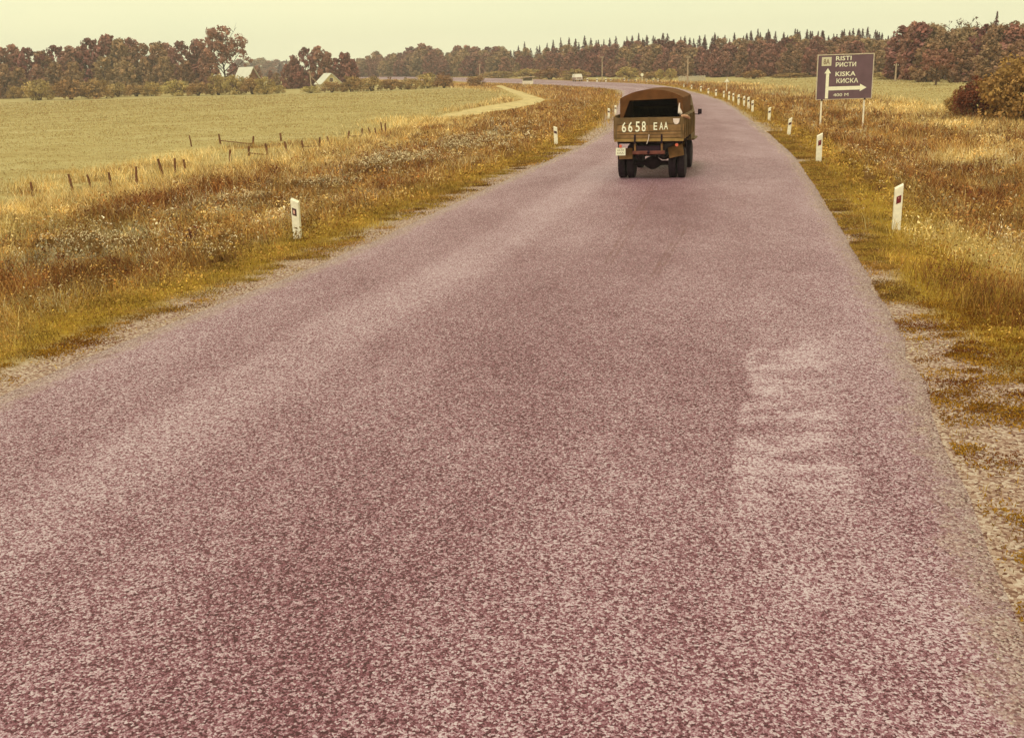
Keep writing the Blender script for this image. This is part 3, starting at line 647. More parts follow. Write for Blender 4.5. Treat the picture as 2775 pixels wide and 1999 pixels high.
while x < 2800:                                            # spruces standing behind
    far = x < 1380
    for row in range(2):
        px = x+random.uniform(-8, 8)+row*10; top = float(np.interp(px, SKY[:, 0], SKY[:, 1]))+random.choice((-2, 0, 3, 8, 14))+row*6
        if px > 2420: top += 10
        if far:
            tree_px(px, fdist(px)+60+25*row, top+2, BROADS[random.randrange(5)], 'round topped broadleaf tree at the back of the far forest, left of the spruces', 'back row of broadleaf forest trees', random.uniform(.8, 1.1))
        else:
            tree_px(px, fdist(px)+55+22*row, top, SPRUCES[random.randrange(3)], 'dark pointed spruce rising behind the broadleaf trees of the far forest', 'spruces at the back of the far forest', random.uniform(.85, 1.15), 'spruce_tree')
    x += random.uniform(15, 24) if not far else random.uniform(24, 36)
for row, (dd, off, st) in enumerate(((30, 24, 26), (12, 38, 27), (0, 58, 33))):
    x = 955.+row*9
    while x < 2800:
        px = x+random.uniform(-7, 7); top = float(np.interp(px, SKY[:, 0], SKY[:, 1]))+off*(.55 if px < 1400 else 1)+random.uniform(-8, 9)
        if px > 2420: top += 6
        lab = ('brown broadleaf tree inside the far forest, below the spruce tops', 'brownish broadleaf tree in the second row of the far forest edge', 'low rounded tree on the front edge of the far forest')[row]
        tree_px(px, fdist(px)+dd+random.uniform(-5, 5), top, BROADS[random.randrange(5)], lab, lab.replace('tree', 'trees', 1), random.uniform(.85, 1.2))
        x += st*random.uniform(.8, 1.25)
# broadleaf trees at the right, nearer
for k, (px, topy, dist, pr, w) in enumerate(((2440, 66, 205, COLUMNS[0], 1.3), (2465, 54, 200, BROADS[0], .75), (2488, 56, 195, COLUMNS[1], 1.2), (2512, 60, 198, OPEN[3], .8), (2535, 70, 200, BROADS[4], .7), (2560, 78, 190, OPEN[3], .9), (2618, 66, 190, OPEN[3], .9), (2640, 72, 190, COLUMNS[0], 1.3), (2665, 62, 185, BROADS[2], .8),
                                             (2706, 58, 180, OPEN[3], .8), (2735, 62, 175, COLUMNS[1], 1.2), (2760, 56, 182, OPEN[3], .8), (2785, 52, 178, BROADS[2], .9), (2510, 110, 180, BROADS[1], 1.1), (2600, 108, 172, BROADS[4], 1.1), (2680, 104, 165, BROADS[1], 1.1), (2760, 106, 160, BROADS[4], 1.2))):
    tree_px(px, dist, topy, pr, 'leafy brown and olive tree of the wood beyond the field behind the direction sign', 'trees of the wood behind the direction sign', w)
tree_px(2590, 205, 38, OPEN[2], 'thin crowned twiggy tree showing bare branches above the wood by the sign', None, .9)
tree_px(2648, 210, 48, OPEN[2], 'second sparse twiggy tree rising beside the thin crowned one above the wood', None, .8)
tree_px(2686, 200, 26, SPRUCES[2], 'single spruce whose slim tip stands highest above the wood by the sign', None, .8, 'spruce_tree')
tree_px(2535, 158, 135, OPEN[0], 'small dark spreading tree standing alone at the field edge before the wood', None, 1.1)
# left wood
LEFT = [(18, 124, 262, 0), (56, 116, 268, 0), (92, 126, 258, 2), (128, 134, 262, 1), (168, 120, 272, 2), (203, 122, 262, 3), (236, 120, 266, 0), (262, 100, 262, 2), (305, 89, 268, 0), (338, 100, 260, 1), (366, 99, 266, 3), (398, 114, 258, 4), (440, 110, 262, 1), (464, 112, 268, 0),
        (502, 108, 256, 2), (545, 103, 250, 3), (575, 128, 242, 0), (20, 170, 246, 4), (60, 178, 244, 1), (110, 172, 248, 0), (160, 165, 246, 1), (210, 165, 244, 4), (290, 150, 246, 1), (345, 160, 244, 4), (400, 155, 246, 1), (455, 150, 244, 4), (510, 160, 240, 1), (640, 170, 300, 2), (700, 176, 330, 0), (735, 190, 320, 3), (752, 196, 250, 4)]
for px, t, dd, b in LEFT:
    tree_px(px, dd+62, t, BROADS[b], 'brown leafed tree of the wood behind the hedge across the left meadow', 'trees of the wood across the meadow', random.uniform(.8, 1.0))
tree_px(615, 306, 77, OPEN[0], 'tall open crowned tree with sky showing through, above the white roofed farmhouse', None, .85)
for px, t, w, pr in ((800, 147, .8, COLUMNS[0]), (835, 126, .75, BROADS[2]), (868, 121, .8, BROADS[0]), (893, 138, .8, BROADS[3]), (915, 156, .9, BROADS[2]), (933, 139, .8, COLUMNS[1]), (947, 140, .8, COLUMNS[0]), (962, 158, .9, COLUMNS[1]), (780, 172, .9, BROADS[0]), (815, 175, 1., BROADS[2])):
    tree_px(px, 305, t, pr, 'dark dense tree in the clump sheltering the small gabled house', 'dark clump of trees by the small house', w)
# far ridge wood seen through the gap
for k in range(16):
    tree_px(652+k*10+random.uniform(-3, 3), 900+random.uniform(-60, 60), 160+random.uniform(-5, 5)+(k % 3)*2, SPRUCES[k % 3] if k % 2 else BROADS[k % 5], 'hazy distant tree on the ridge seen between the two farmhouses', 'distant trees on the ridge', 1.2 if k % 2 else 1.5, 'distant_tree')
# hedge of bushes: (left col, right col, top row, base row)
def bush_px(x0, x1, t, b, pr, label, group=None, name='bush', dz=None):
    p = g((x0+x1)/2, b); s = ppm(p); w = (x1-x0)/s; h = 1.28*max(.6, top_for(p, t)); return plant(name, pr, p, h, w/1.35, label, 'bush', group, ('stem', 'foliage'))
for k, (a, b, t, bb) in enumerate(((18, 60, 238, 268), (66, 148, 224, 272), (150, 235, 219, 270), (220, 305, 222, 268), (290, 350, 230, 263), (340, 400, 232, 262), (385, 440, 228, 261), (436, 520, 223, 261), (505, 570, 226, 260), (560, 625, 210, 258), (605, 672, 211, 257), (655, 715, 212, 256), (690, 750, 216, 256), (735, 775, 234, 253))):
    bush_px(a, b, t, bb, BUSHES[k % 3], 'olive brown bush in the hedge along the far side of the left meadow', 'hedge bushes across the meadow')
for k, (a, b, t, bb) in enumerate(((815, 870, 236, 253), (870, 930, 222, 251), (920, 985, 213, 249), (975, 1040, 213, 247), (1030, 1090, 216, 245), (1080, 1135, 216, 243), (1128, 1190, 204, 240), (1175, 1232, 204, 239))):
    bush_px(a, b, t, bb, BUSHES[(k+1) % 3], 'bush in the clipped looking hedge between the small house and the far road', 'hedge bushes by the small house')
bush_px(1264, 1315, 207, 233, BUSHES[2], 'lone dark bush beside the far stretch of the road')
for k, (a, b, t, bb) in enumerate(((1300, 1400, 196, 212), (1395, 1470, 190, 214), (1450, 1530, 188, 216), (1520, 1600, 192, 217), (1670, 1730, 186, 217), (1730, 1790, 196, 217), (1775, 1800, 192, 217), (1800, 1835, 190, 217), (2010, 2075, 192, 214), (2090, 2200, 200, 211), (2360, 2500, 196, 214), (2500, 2620, 196, 214))):
    bush_px(a, b, t, bb, BUSHES[k % 3], 'low shrub along the foot of the far forest', 'shrubs at the forest foot')
NB = [proto_bush(521, (.42, .25, .085), .62, 110, 60, .036), proto_bush(522, (.20, .065, .035), .6, 100, 60, .036)]
for pr in NB: pr[0].materials.append(BARK); pr[1].materials.append(LEAF)
bush_px(2585, 2720, 232, 322, NB[1], 'dark brown bush standing in tall straw grass beyond the direction sign')
bush_px(2655, 2860, 186, 330, NB[0], 'largest golden brown bush, leaning over the dark bush in the straw grass')
bush_px(2560, 2640, 258, 318, NB[0], 'small russet bush in front of the dark bush in the straw grass')

# ------------------------------------------------------------------ delineator posts
WHITE = mat('whitewashed_concrete', (.80, .74, .60), .8, .25, .12, 9., .15); PSTAIN = mat('splashed_post_base', (.60, .50, .40), .9, .1, .2, 12.)
RED = mat('red_reflector', (.16, .010, .022), .35, .5, .25, 20.); REDL = mat('pale_pane_and_glint', (.72, .42, .36), .35, .5, .15, 20.); DARKM = mat('dark_reflector', (.07, .02, .025), .5, .4, .2, 10.)
def delineator(p, h, rz, lean, slope, label, group=None, kind='red', w=.155):
    o = empty('delineator_post', (p[0], p[1], p[2]-.03), rz); o.rotation_euler = (0, lean, rz); tag(o, label, 'road post', group); t = w*.55
    mb = MB(); H = h+.03; s = slope*w
    v = [(-w/2, -t/2, -.15), (w/2, -t/2, -.15), (w/2, t/2, -.15), (-w/2, t/2, -.15), (-w/2, -t/2, H-s-.03), (w/2, -t/2, H+s-.03), (w/2, t/2, H+s), (-w/2, t/2, H-s)]
    mb.add(v, [(3, 2, 1, 0), (4, 5, 6, 7), (0, 1, 5, 4), (1, 2, 6, 5), (2, 3, 7, 6), (3, 0, 4, 7)]); mb.build('shaft', WHITE, o)
    rh = w*.92; rw = w*.56; zc = H*.70; k = slope*1.6*rw/2
    def plate(cx, cz, pw, ph, d, m, nm, par):
        q = MB(); y0 = -t/2-.004-d; sl = k*pw/rw
        f = [(cx-pw/2, cz-ph/2-sl), (cx+pw/2, cz-ph/2+sl), (cx+pw/2, cz+ph/2+sl), (cx-pw/2, cz+ph/2-sl)]
        q.prism(f, y0, -t/2+.002); return q.build(nm, m, par)
    if kind == 'red':
        r = plate(.004, zc, rw, rh, .004, RED, 'reflector', o); plate(.0, zc+.03*w/.155, rw*.16, rh*.12, .008, REDL, 'painted_glint', r)  # small pale plate paints a highlight onto the red reflector
    elif kind == 'frame':
        r = plate(-.012, zc, rw, rh, .004, DARKM, 'reflector', o); plate(-.018, zc-.002, rw*.42, rh*.52, .010, REDL, 'pane', r)
    else: plate(0, zc, w*.8, w*.7, .004, DARKM, 'reflector', o)
    return o
def del_px(px, by, ty, label, group=None, kind='dark', lean=0., slope=.2, rz=-.15, w=None):
    p = g(px, by); h = top_for(p, ty); return delineator(p, h, rz, lean, slope, label, group, kind, w or max(.145, min(.2, h*.2)))
del_px(807, 646, 541, 'white concrete road post with a framed pale reflector, alone in the verge grass', None, 'frame', math.radians(.6), -.22, -.2, .175)
del_px(2428, 622, 503, 'white road post with a slanted red reflector, alone in brown weeds', None, 'red', 0, .28, -.2, .165)
del_px(2218, 438, 364, 'white road post standing before the left leg of the direction sign', None, 'red', 0, .25)
del_px(2137, 366, 321, 'leaning white road post with dark reflector, just past the direction sign', None, 'dark', math.radians(4), .3)
del_px(2084, 328, 292, 'white road post between the leaning post and the close row of seven', None, 'dark', math.radians(1), .2)
for px, b, t in ((2039, 304, 273), (2028, 295, 264), (2016, 288, 261), (2001, 286, 257), (1987, 276, 253), (1975, 272, 249), (1961, 267, 247)):
    del_px(px, b, t, 'white road post in the close row of seven below the triangular warning sign', 'close row of white posts', 'dark', random.uniform(-.03, .03), .2)
for px, b, t in ((1940, 261, 243), (1919.5, 255, 240), (1899, 249, 234), (1874, 242, 231), (1853, 237, 228)):
    del_px(px, b, t, 'small white post in the spaced row around the bend past the triangle', 'spaced row of white posts', 'dark', random.uniform(-.02, .02), .2, w=.2)
del_px(1507, 391, 344, 'white road post across the road from the direction sign, nearest the lorry', None, 'dark', math.radians(-1.5), -.2, -.1, .17)
for px, b, t in ((1650, 323, 294), (1668, 310, 286), (1683, 300, 278)):
    del_px(px, b, t, 'white road post of the short row showing beside the lorry canopy', 'white posts past the truck', 'dark', 0, -.15)
for px, b, t in ((1592, 221.5, 213), (1618, 221, 213), (1642, 221.5, 213), (1655, 221, 214), (1692, 221, 212), (1703, 221, 215), (1722, 221.5, 216), (1752, 222, 215), (1783, 222, 214), (1770, 222, 216.5)):
    del_px(px, b+1.5, t, 'tiny white post on the outer edge of the far road by the forest', 'far white posts by the forest', 'dark', 0, .1, w=.34)

# ------------------------------------------------------------------ direction sign
def text_mesh(s, name, w, h, thick=.004, bold=.0):
    c = bpy.data.curves.new('t', 'FONT'); c.body = s; c.extrude = thick; c.offset = bold; c.resolution_u = 2
    o = bpy.data.objects.new('t', c); COL.objects.link(o); bpy.context.view_layer.update()
    me = bpy.data.meshes.new_from_object(o.evaluated_get(bpy.context.evaluated_depsgraph_get())); bpy.data.objects.remove(o); bpy.data.curves.remove(c); me.name = name; me.materials.clear()
    n = len(me.vertices); a = np.empty(n*3, np.float32); me.vertices.foreach_get('co', a); a = a.reshape(-1, 3)
    lo, hi = a.min(0), a.max(0); b = np.empty_like(a)
    b[:, 0] = (a[:, 0]-lo[0])/(hi[0]-lo[0])*w; b[:, 2] = (a[:, 1]-lo[1])/(hi[1]-lo[1])*h; b[:, 1] = -(a[:, 2])
    me.vertices.foreach_set('co', b.ravel()); me.update(); return me
SIGNM = mat('faded_sign_enamel', (.135, .075, .10), .5, .35, .14, 1.6); SWHITE = mat('sign_white', (.86, .84, .66), .6, .3, .06, 8.)
FRAME = mat('sign_frame', (.55, .47, .36), .6, .3, .15, 6.); STEEL = mat('pale_painted_pole', (.84, .76, .62), .6, .3, .1, 5.); BLACK = mat('black_steel', (.03, .015, .02), .6, .3, .3, 8.); BOXG = mat('sign_box_grey', (.62, .58, .42), .6, .3, .06, 8.); BOXD = mat('sign_box_dark', (.25, .18, .12), .6, .3, .1, 8.)
pa, pb = g(2223, 349), g(2338, 344); ctr = (pa+pb)/2; SW = float(np.hypot(*(pb-pa)[:2]))/(.885-.10); SH = SW*.775
ang = math.atan2(pb[1]-pa[1], pb[0]-pa[0])*.45-.02
sg = empty('direction_sign', (ctr[0], ctr[1], min(pa[2], pb[2])), ang); tag(sg, 'large dark direction sign reading RISTI and KISKA on two pale posts', 'road sign')
zt = top_for(ctr, 149)+ctr[2]-sg.location.z; zb = zt-SH; x0 = -SW*.4925
pn = MB().box((x0+SW/2, 0, zt-SH/2), (SW, .03, SH), bev=.008).build('panel', SIGNM, sg)
fb = MB(); e = .055
for c, d in (((x0+SW/2, 0, zt+e/2-.005), (SW+2*e, .06, e)), ((x0+SW/2, 0, zb-e/2+.005), (SW+2*e, .05, e*.55)), ((x0-e/2+.005, 0, zt-SH/2), (e, .06, SH)), ((x0+SW+e/2-.005, 0, zt-SH/2), (e, .06, SH))): fb.box(c, d, bev=.008)
fb.build('frame', FRAME, sg)
def su(u_): return x0+SW*u_
def sv(v_): return zt-SH*v_
def on_sign(nm, me, m, u_, v_, yy=-.022):
    o = link(nm, me, m, pn); o.location = (su(u_), yy, sv(v_)); return o
for s, u0, u1, v0, v1 in (('RISTI', .32, .60, .025, .125), ('РИСТИ', .32, .69, .165, .268), ('KISKA', .325, .69, .378, .482), ('КИСКА', .35, .745, .532, .64)):
    on_sign('lettering', text_mesh(s, 'lettering', (u1-u0)*SW, (v1-v0)*SH, .006, .012), SWHITE, u0, v1)
on_sign('lettering', text_mesh('400 M', 'lettering', .275*SW, .07*SH, .006, .0), SWHITE, .305, .942)
on_sign('route_box', MB().box((.0875*SW, 0, .1*SH), (.175*SW, .012, .2*SH), bev=.003).mesh('route_box'), BOXG, .065, .24)
on_sign('route_number', text_mesh('8A', 'route_number', .115*SW, .125*SH, .004, .02), BOXD, .095, .205, -.032)
ar = MB(); ar.prism([(su(.155), sv(.985)), (su(.21), sv(.985)), (su(.21), sv(.41)), (su(.242), sv(.41)), (su(.183), sv(.29)), (su(.122), sv(.41)), (su(.155), sv(.41))], -.024, -.014); ar.build('arrow', SWHITE, pn)
ar = MB(); ar.prism([(su(.212), sv(.80)), (su(.785), sv(.80)), (su(.785), sv(.84)), (su(.905), sv(.755)), (su(.785), sv(.67)), (su(.785), sv(.715)), (su(.212), sv(.715))], -.024, -.014); ar.build('arrow', SWHITE, pn)
for u_ in (.10, .885):
    lz = -.2
    ps = MB().tube([(su(u_), .05, lz), (su(u_), .05, zt+.02)], .052, 10).build('post', STEEL, sg, True)
    MB().box((su(u_), .03, zb-.045), (.09, .16, .1), bev=.01).build('bracket', BLACK, ps)

# ------------------------------------------------------------------ triangular warning sign and other roadside things
p = g(1969, 250); h = top_for(p, 210)
ts = empty('warning_sign', p, .05); tag(ts, 'small pale triangular warning sign on a white pole beside the post row', 'road sign')
MB().tube([(0, .03, -.1), (0, .03, h-.05)], .05, 8).build('pole', STEEL, ts, True)
tr_ = MB().prism([(-.40, h-.66), (.40, h-.66), (0, h)], -.02, 0).build('plate', FRAME, ts); MB().prism([(-.27, h-.58), (.27, h-.58), (0, h-.15)], -.03, -.018).build('face', SWHITE, tr_)
p = g(1740, 223); h = top_for(p, 199)
rs = empty('round_sign', p, 0); tag(rs, 'small round pale sign on a thin pole by the far road', 'road sign')
MB().tube([(0, .03, -.1), (0, .03, h-.1)], .06, 8).build('pole', STEEL, rs, True); MB().lathe([(.34, -.02), (.34, .02)], (0, 0, h-.34), 'Y', 20).build('disc', SWHITE, rs)
WOOD = mat('weathered_wood', (.42, .31, .22), .9, .1, .25, 9., .3); DWOOD = mat('dark_old_wood', (.16, .07, .035), .95, .1, .35, 12., .4); GWOOD = mat('grey_boards', (.42, .36, .27), .9, .1, .2, 5., .2)
def utility_pole(px, by, ty, label, brace=0, dist=None):
    p = g(px, by) if dist is None else at_depth(px, dist); h = top_for(p, ty); o = empty('utility_pole', p, .4); tag(o, label, 'pole')
    MB().tube([(0, 0, -.3), (0, 0, h*.5), (0, 0, h)], [.17, .14, .11], 8).build('pole', WOOD, o, True)
    ca = MB().box((0, 0, h-.35), (1.0, .09, .09), bev=.01).build('crossarm', WOOD, o)
    for s in (-.42, .42): MB().lathe([(.03, 0), (.05, .05), (.03, .13)], (s, 0, h-.31), 'Z', 8).build('insulator', SWHITE, ca)
    if brace: MB().tube([(brace, .3, -.2), (0, 0, h*.78)], [.12, .10], 6).build('brace', WOOD, o, True)
utility_pole(1301, 214, 173, 'wooden utility pole beside the lone dark bush on the far road', dist=330)
utility_pole(1632, 222, 152, 'tall wooden utility pole at the far road bend by the oncoming vehicle', dist=262)
utility_pole(1863, 219, 151, 'wooden utility pole above the bend, against the forest behind the grey fence', dist=205)
utility_pole(2426, 202, 172, 'short slim utility pole at the field edge right of the direction sign', dist=190)
utility_pole(844, 237, 192, 'braced wooden utility pole beside the small gabled house', 3.2, dist=262)
# oncoming vehicle
CARL = mat('pale_car_roof', (.66, .60, .50), .4, .5, .05, 3.); CARB = mat('brown_car_body', (.30, .17, .13), .45, .5, .1, 3.); GLASS = mat('dark_glass', (.10, .08, .08), .15, .6, .1, 2.); TYRE = mat('tyre_rubber', (.018, .008, .015), .85, .25, .25, 12., .2); CHROME = mat('lamp_glass', (.75, .70, .6), .25, .6, .05, 3.)
p = g(1569.5, 226.6); p[2] = rise(math.hypot(p[0], p[1]))+.05
cr = empty('oncoming_van', p, math.radians(8)); tag(cr, 'small pale roofed van with brown body coming along the far road', 'van')
s = 1.05
body = MB(); body.prism([(-.86*s, .38), (.86*s, .38), (.90*s, .95), (-.90*s, .95)], 0, 3.9); body.build('body', CARB, cr)
cab = MB(); cab.add([(-.88*s, .35, .95), (.88*s, .35, .95), (.88*s, 3.85, .95), (-.88*s, 3.85, .95), (-.74*s, .75, 1.72), (.74*s, .75, 1.72), (.74*s, 3.7, 1.72), (-.74*s, 3.7, 1.72)], [(3, 2, 1, 0), (4, 5, 6, 7), (0, 1, 5, 4), (1, 2, 6, 5), (2, 3, 7, 6), (3, 0, 4, 7)]); cab.build('cabin', CARL, cr)
MB().add([(-.76*s, .40, 1.02), (.76*s, .40, 1.02), (.68*s, .64, 1.5), (-.68*s, .64, 1.5), (-.76*s, .43, 1.02), (.76*s, .43, 1.02), (.68*s, .67, 1.5), (-.68*s, .67, 1.5)], [(0, 1, 2, 3), (7, 6, 5, 4), (0, 4, 5, 1), (1, 5, 6, 2), (2, 6, 7, 3), (3, 7, 4, 0)]).build('windscreen', GLASS, cr)
for sx in (-1, 1):
    MB().lathe([(.10, -.05), (.12, .02)], (sx*.62*s, -.02, .74), 'Y', 14).build('headlight', CHROME, cr)
    for yy in (.7, 3.1):
        wh = MB().lathe([(.26, -.09), (.31, -.07), (.31, .07), (.26, .09)], (sx*.74*s, yy, .31), 'X', 18).build('wheel', TYRE, cr, True)
MB().box((0, -.06, .5), (1.7*s, .1, .14), bev=.03).build('bumper', CHROME, cr)
# bus shelter
CONC = mat('pale_rendered_wall', (.74, .66, .56), .85, .15, .14, 1.5); ROOFM = mat('shelter_roof', (.46, .33, .25), .8, .2, .15, 2.)
p = g(1430, 229.5); k = 1/ppm(p)*30/2.6
bs = empty('bus_shelter', p, -.05); tag(bs, 'open fronted pale roadside shelter with flat overhanging roof by the far road', 'bus shelter')
MB().box((0, 1.5*k, .78*k), (2.5*k, .15*k, 1.6*k)).build('back_wall', CONC, bs)
for sx in (-1, 1): MB().box((sx*1.17*k, .68*k, .78*k), (.16*k, 1.45*k, 1.6*k)).build('side_wall', CONC, bs)
MB().box((0, -.03*k, .42*k), (2.18*k, .10*k, .85*k)).build('front_parapet', CONC, bs); MB().box((0, .62*k, 1.66*k), (3.3*k, 2.3*k, .16*k), ry=-.04, bev=.02).build('roof', ROOFM, bs)
MB().box((0, 1.15*k, .45*k), (2.1*k, .4*k, .07*k)).build('bench', WOOD, bs)
# grey board fence beyond the bend
p0 = g(1838, 224); p1 = g(1912, 222); v = p1-p0; L_ = float(np.hypot(v[0], v[1])); gf = empty('board_fence', p0, math.atan2(v[1], v[0])); tag(gf, 'weathered grey board fence at the outside of the bend near a utility pole', 'fence')
hh = top_for((p0+p1)/2, 206); n = 14
for k in range(n): MB().box((L_*(k+.5)/n, 0, hh*.5), (L_/n*.86, .03, hh*(.95+.1*random.random()))).build('board', GWOOD, gf)
for zz in (.25, .8): MB().box((L_/2, .04, hh*zz), (L_, .05, .09)).build('rail', GWOOD, gf)

# ------------------------------------------------------------------ houses
RWH = mat('white_metal_roof', (.60, .58, .50), .5, .35, .06, 1.); CREAM = mat('cream_boards', (.66, .56, .34), .85, .1, .1, 2.); BRG = mat('brown_boards', (.20, .10, .075), .9, .1, .2, 3.); WND = mat('window_dark', (.06, .04, .05), .3, .4, .1, 3.)
def house(name, p, rz, w, l, eave, ridge, wallm, label, win):
    o = empty(name, p, rz); tag(o, label, 'house'); b = MB()
    b.prism([(-w/2, -.5), (w/2, -.5), (w/2, eave), (0, ridge), (-w/2, eave)], 0, l); b.build('wall', wallm, o)
    for s in (-1, 1):
        n = MB(); a = np.array([s*(w/2+.35), eave-.35*(ridge-eave)/(w/2)]); t = np.array([0, ridge]); off = np.array([s*(ridge-eave), w/2]); off = off/np.linalg.norm(off)*.12
        n.prism([tuple(a), tuple(t+(0, .0)), tuple(t+(0, .16)), tuple(a+off)], -.4, l+.4); r = n.build('roof', RWH, o)
        if s > 0: MB().box((.25, l*.6, ridge+.35), (.5, .5, 1.1), bev=.02).build('chimney', BRG, r)
    for (x, z, ww, wh) in win:
        f = MB().box((x, -.03, z), (ww+.16, .05, wh+.16)).build('window', RWH, o); MB().box((x, -.06, z), (ww, .03, wh)).build('pane', WND, f)
    return o
p = at_depth(690, 292); rt = top_for(p, 183); house('farmhouse', p, math.radians(60), 4.6, 4.4, rt*.5, rt, BRG, 'farmhouse with a wide white roof and brown gable under the open crowned tree', ((-1.1, 1.6, .8, 1.1), (1.1, 1.6, .8, 1.1)))
p = at_depth(900, 272); rt = top_for(p, 200); house('cottage', p, math.radians(28), 5.0, 5.0, rt*.42, rt, CREAM, 'small cottage with white edged roof and cream gable with one dark window', ((0., rt*.62, .75, .8),))

# ------------------------------------------------------------------ old meadow fences
WIRE = mat('rusty_wire', (.16, .08, .05), .8, .3, .3, 10.)
def fence(posts, label, rail=False, lean=None):
    pts = [g(a, b) for a, b, t in posts]; o = empty('wire_fence', pts[0]); tag(o, label, 'fence', None); tops = []
    for (a, b, t), p in zip(posts, pts):
        h = max(.5, top_for(p, t)); q = p-pts[0]; l = random.uniform(-.14, .14); r = random.uniform(.042, .062)
        top = Vector(q)+Vector((l, random.uniform(-.1, .1), h)); MB().tube([Vector(q)-Vector((0, 0, .25)), Vector(q).lerp(top, .5), top], [r*1.15, r, r*.85], 6).build('post', DWOOD, o); tops.append((Vector(q), top))
    for f in (.55, .9):
        w = MB()
        for (b0, t0), (b1, t1) in zip(tops[:-1], tops[1:]):
            a, c = b0.lerp(t0, f), b1.lerp(t1, f); m = a.lerp(c, .5)-Vector((0, 0, .06)); w.tube([a, m, c], .003, 3, False)
        w.build('wire', WIRE, o)
    if rail:
        for (b0, t0), (b1, t1) in list(zip(tops[:-1], tops[1:]))[1:-1:3]: MB().tube([b0.lerp(t0, .35), b1.lerp(t1, .05)], .03, 5).build('rail', DWOOD, o)
fence([(90, 531, 496), (200, 523, 472), (247, 510, 477), (302, 508, 467), (371, 515, 452), (444, 482, 430), (475, 470, 429), (504, 468, 432)], 'dark stakes of the old wire fence in straw grass nearest the pale weed patches')
fence([(623, 446, 406), (674, 424, 406), (726, 422, 389), (778, 412, 384), (823, 406, 381), (865, 398, 372), (893, 394, 380)], 'middle run of old fence stakes with fallen rails crossing the meadow edge', True)
fence([(520, 398, 367), (598, 391, 363), (685, 392, 371), (762, 383, 365), (942, 377, 357), (980, 370, 352), (1005, 367, 352), (1020, 368, 356), (1037, 367, 331), (1045, 367, 335)], 'farther line of thin fence stakes along the edge of the mown meadow', True)

# ------------------------------------------------------------------ dock plants (tall dark stalks)
DOCK = leaf_mat('dock_seed', rand=.1, trans=.1)
def proto_dock(seed):
    rng = np.random.default_rng(seed); mb = MB(); C_ = []
    for k in range(3):
        a = k*2.1+rng.random(); e = Vector((math.cos(a)*.10, math.sin(a)*.10, .7+.3*rng.random())); mb.tube([(0, 0, -.05), tuple(e*.5+Vector((0, 0, .03))), tuple(e)], [.010, .008, .004], 4)
        for t in np.linspace(.35, 1, 40): C_.append(np.array(e)*t+rng.normal(size=3)*.018)
    C_ = np.array(C_); cols = np.array([[.12, .035, .03]])*(.7+.6*rng.random(len(C_)))[:, None]
    a = mb.mesh('stalk'); b = quads_mesh('seed_head', [leaf_quads(C_, rng.normal(size=(len(C_), 3)), np.full(len(C_), .04), cols, rng, 1.4)])
    a.materials.append(DWOOD); b.materials.append(DOCK); return a, b
DK = [proto_dock(601), proto_dock(602)]
for k, (px, b, t) in enumerate(((320, 735, 690), (388, 725, 682), (362, 730, 705), (170, 722, 675), (208, 745, 705), (525, 672, 615), (545, 655, 610), (130, 700, 660), (2660, 540, 505), (2620, 470, 440), (2730, 400, 365), (2490, 330, 305), (700, 500, 470), (1345, 360, 340))):
    p = g(px, b); plant('dock_plant', DK[k % 2], p, top_for(p, t), 1.0, 'dark brown dried dock stalk standing above the verge weeds', 'plant', 'dried dock stalks', ('stalk', 'seed_head'))

# ------------------------------------------------------------------ lorry
TH = math.radians(14.8); tp = onroad(1768, 486); hx, hy = math.sin(TH), math.cos(TH)
lorry = empty('army_lorry', (tp[0]-hx*1.0, tp[1]-hy*1.0, rise(0)+.055), -TH); tag(lorry, 'brown canvas topped lorry with 6658 painted on its tailgate driving away on the road', 'lorry')
OLV = mat('faded_olive_paint', (.135, .078, .030), .7, .25, .22, 3., .1, col2=(.21, .125, .055)); OLV2 = mat('worn_plank_paint', (.205, .110, .043), .75, .2, .25, 5., .15, col2=(.31, .175, .075)); OCH = mat('ochre_plank', (.30, .185, .065), .75, .2, .2, 5., .15)
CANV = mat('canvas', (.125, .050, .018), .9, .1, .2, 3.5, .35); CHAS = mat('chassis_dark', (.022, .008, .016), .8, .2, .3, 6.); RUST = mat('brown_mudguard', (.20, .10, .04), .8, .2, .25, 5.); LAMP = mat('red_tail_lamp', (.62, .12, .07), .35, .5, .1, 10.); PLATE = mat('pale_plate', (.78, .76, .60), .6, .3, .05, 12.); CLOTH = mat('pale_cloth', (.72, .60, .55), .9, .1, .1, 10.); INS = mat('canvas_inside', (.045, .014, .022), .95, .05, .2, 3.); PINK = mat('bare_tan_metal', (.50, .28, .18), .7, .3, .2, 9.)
BW, BL, Z0, Z1 = 2.12, 3.4, 1.25, 1.92
# bed
MB().box((0, BL/2, Z0+.03), (BW-.1, BL-.02, .07)).build('bed_floor', OLV, lorry)
sill = MB()
for yy in (.25, .95, 1.7, 2.45, 3.15): sill.box((0, yy, Z0-.07), (BW-.12, .09, .12))
sill.build('bed_crossbeam', CHAS, lorry)
tg = MB().box((0, -.055, (Z0+Z1)/2+.02), (.035, .02, Z1-Z0-.02), bev=.004).build('tailgate', OLV, lorry)
for xx in (-BW/2+.06, BW/2-.06): MB().box((xx, -.055, (Z0+Z1)/2+.02), (.06, .02, Z1-Z0-.02), bev=.004).build('cleat', OLV, tg)
pz = Z0-.06
for k, (ph, pm) in enumerate(((.105, OCH), (.105, OLV2), (.09, OLV2), (.21, OLV2), (.22, OLV))):
    MB().box((0, -.022-.003*(k % 2), pz+ph/2), (BW, .045, ph-.014), rz=0, bev=.006).build('plank', pm, tg); pz += ph
for xx in (-.42, .40):
    MB().box((xx, -.075, Z0+.02), (.05, .03, .28), bev=.005).build('hinge', CHAS, tg)
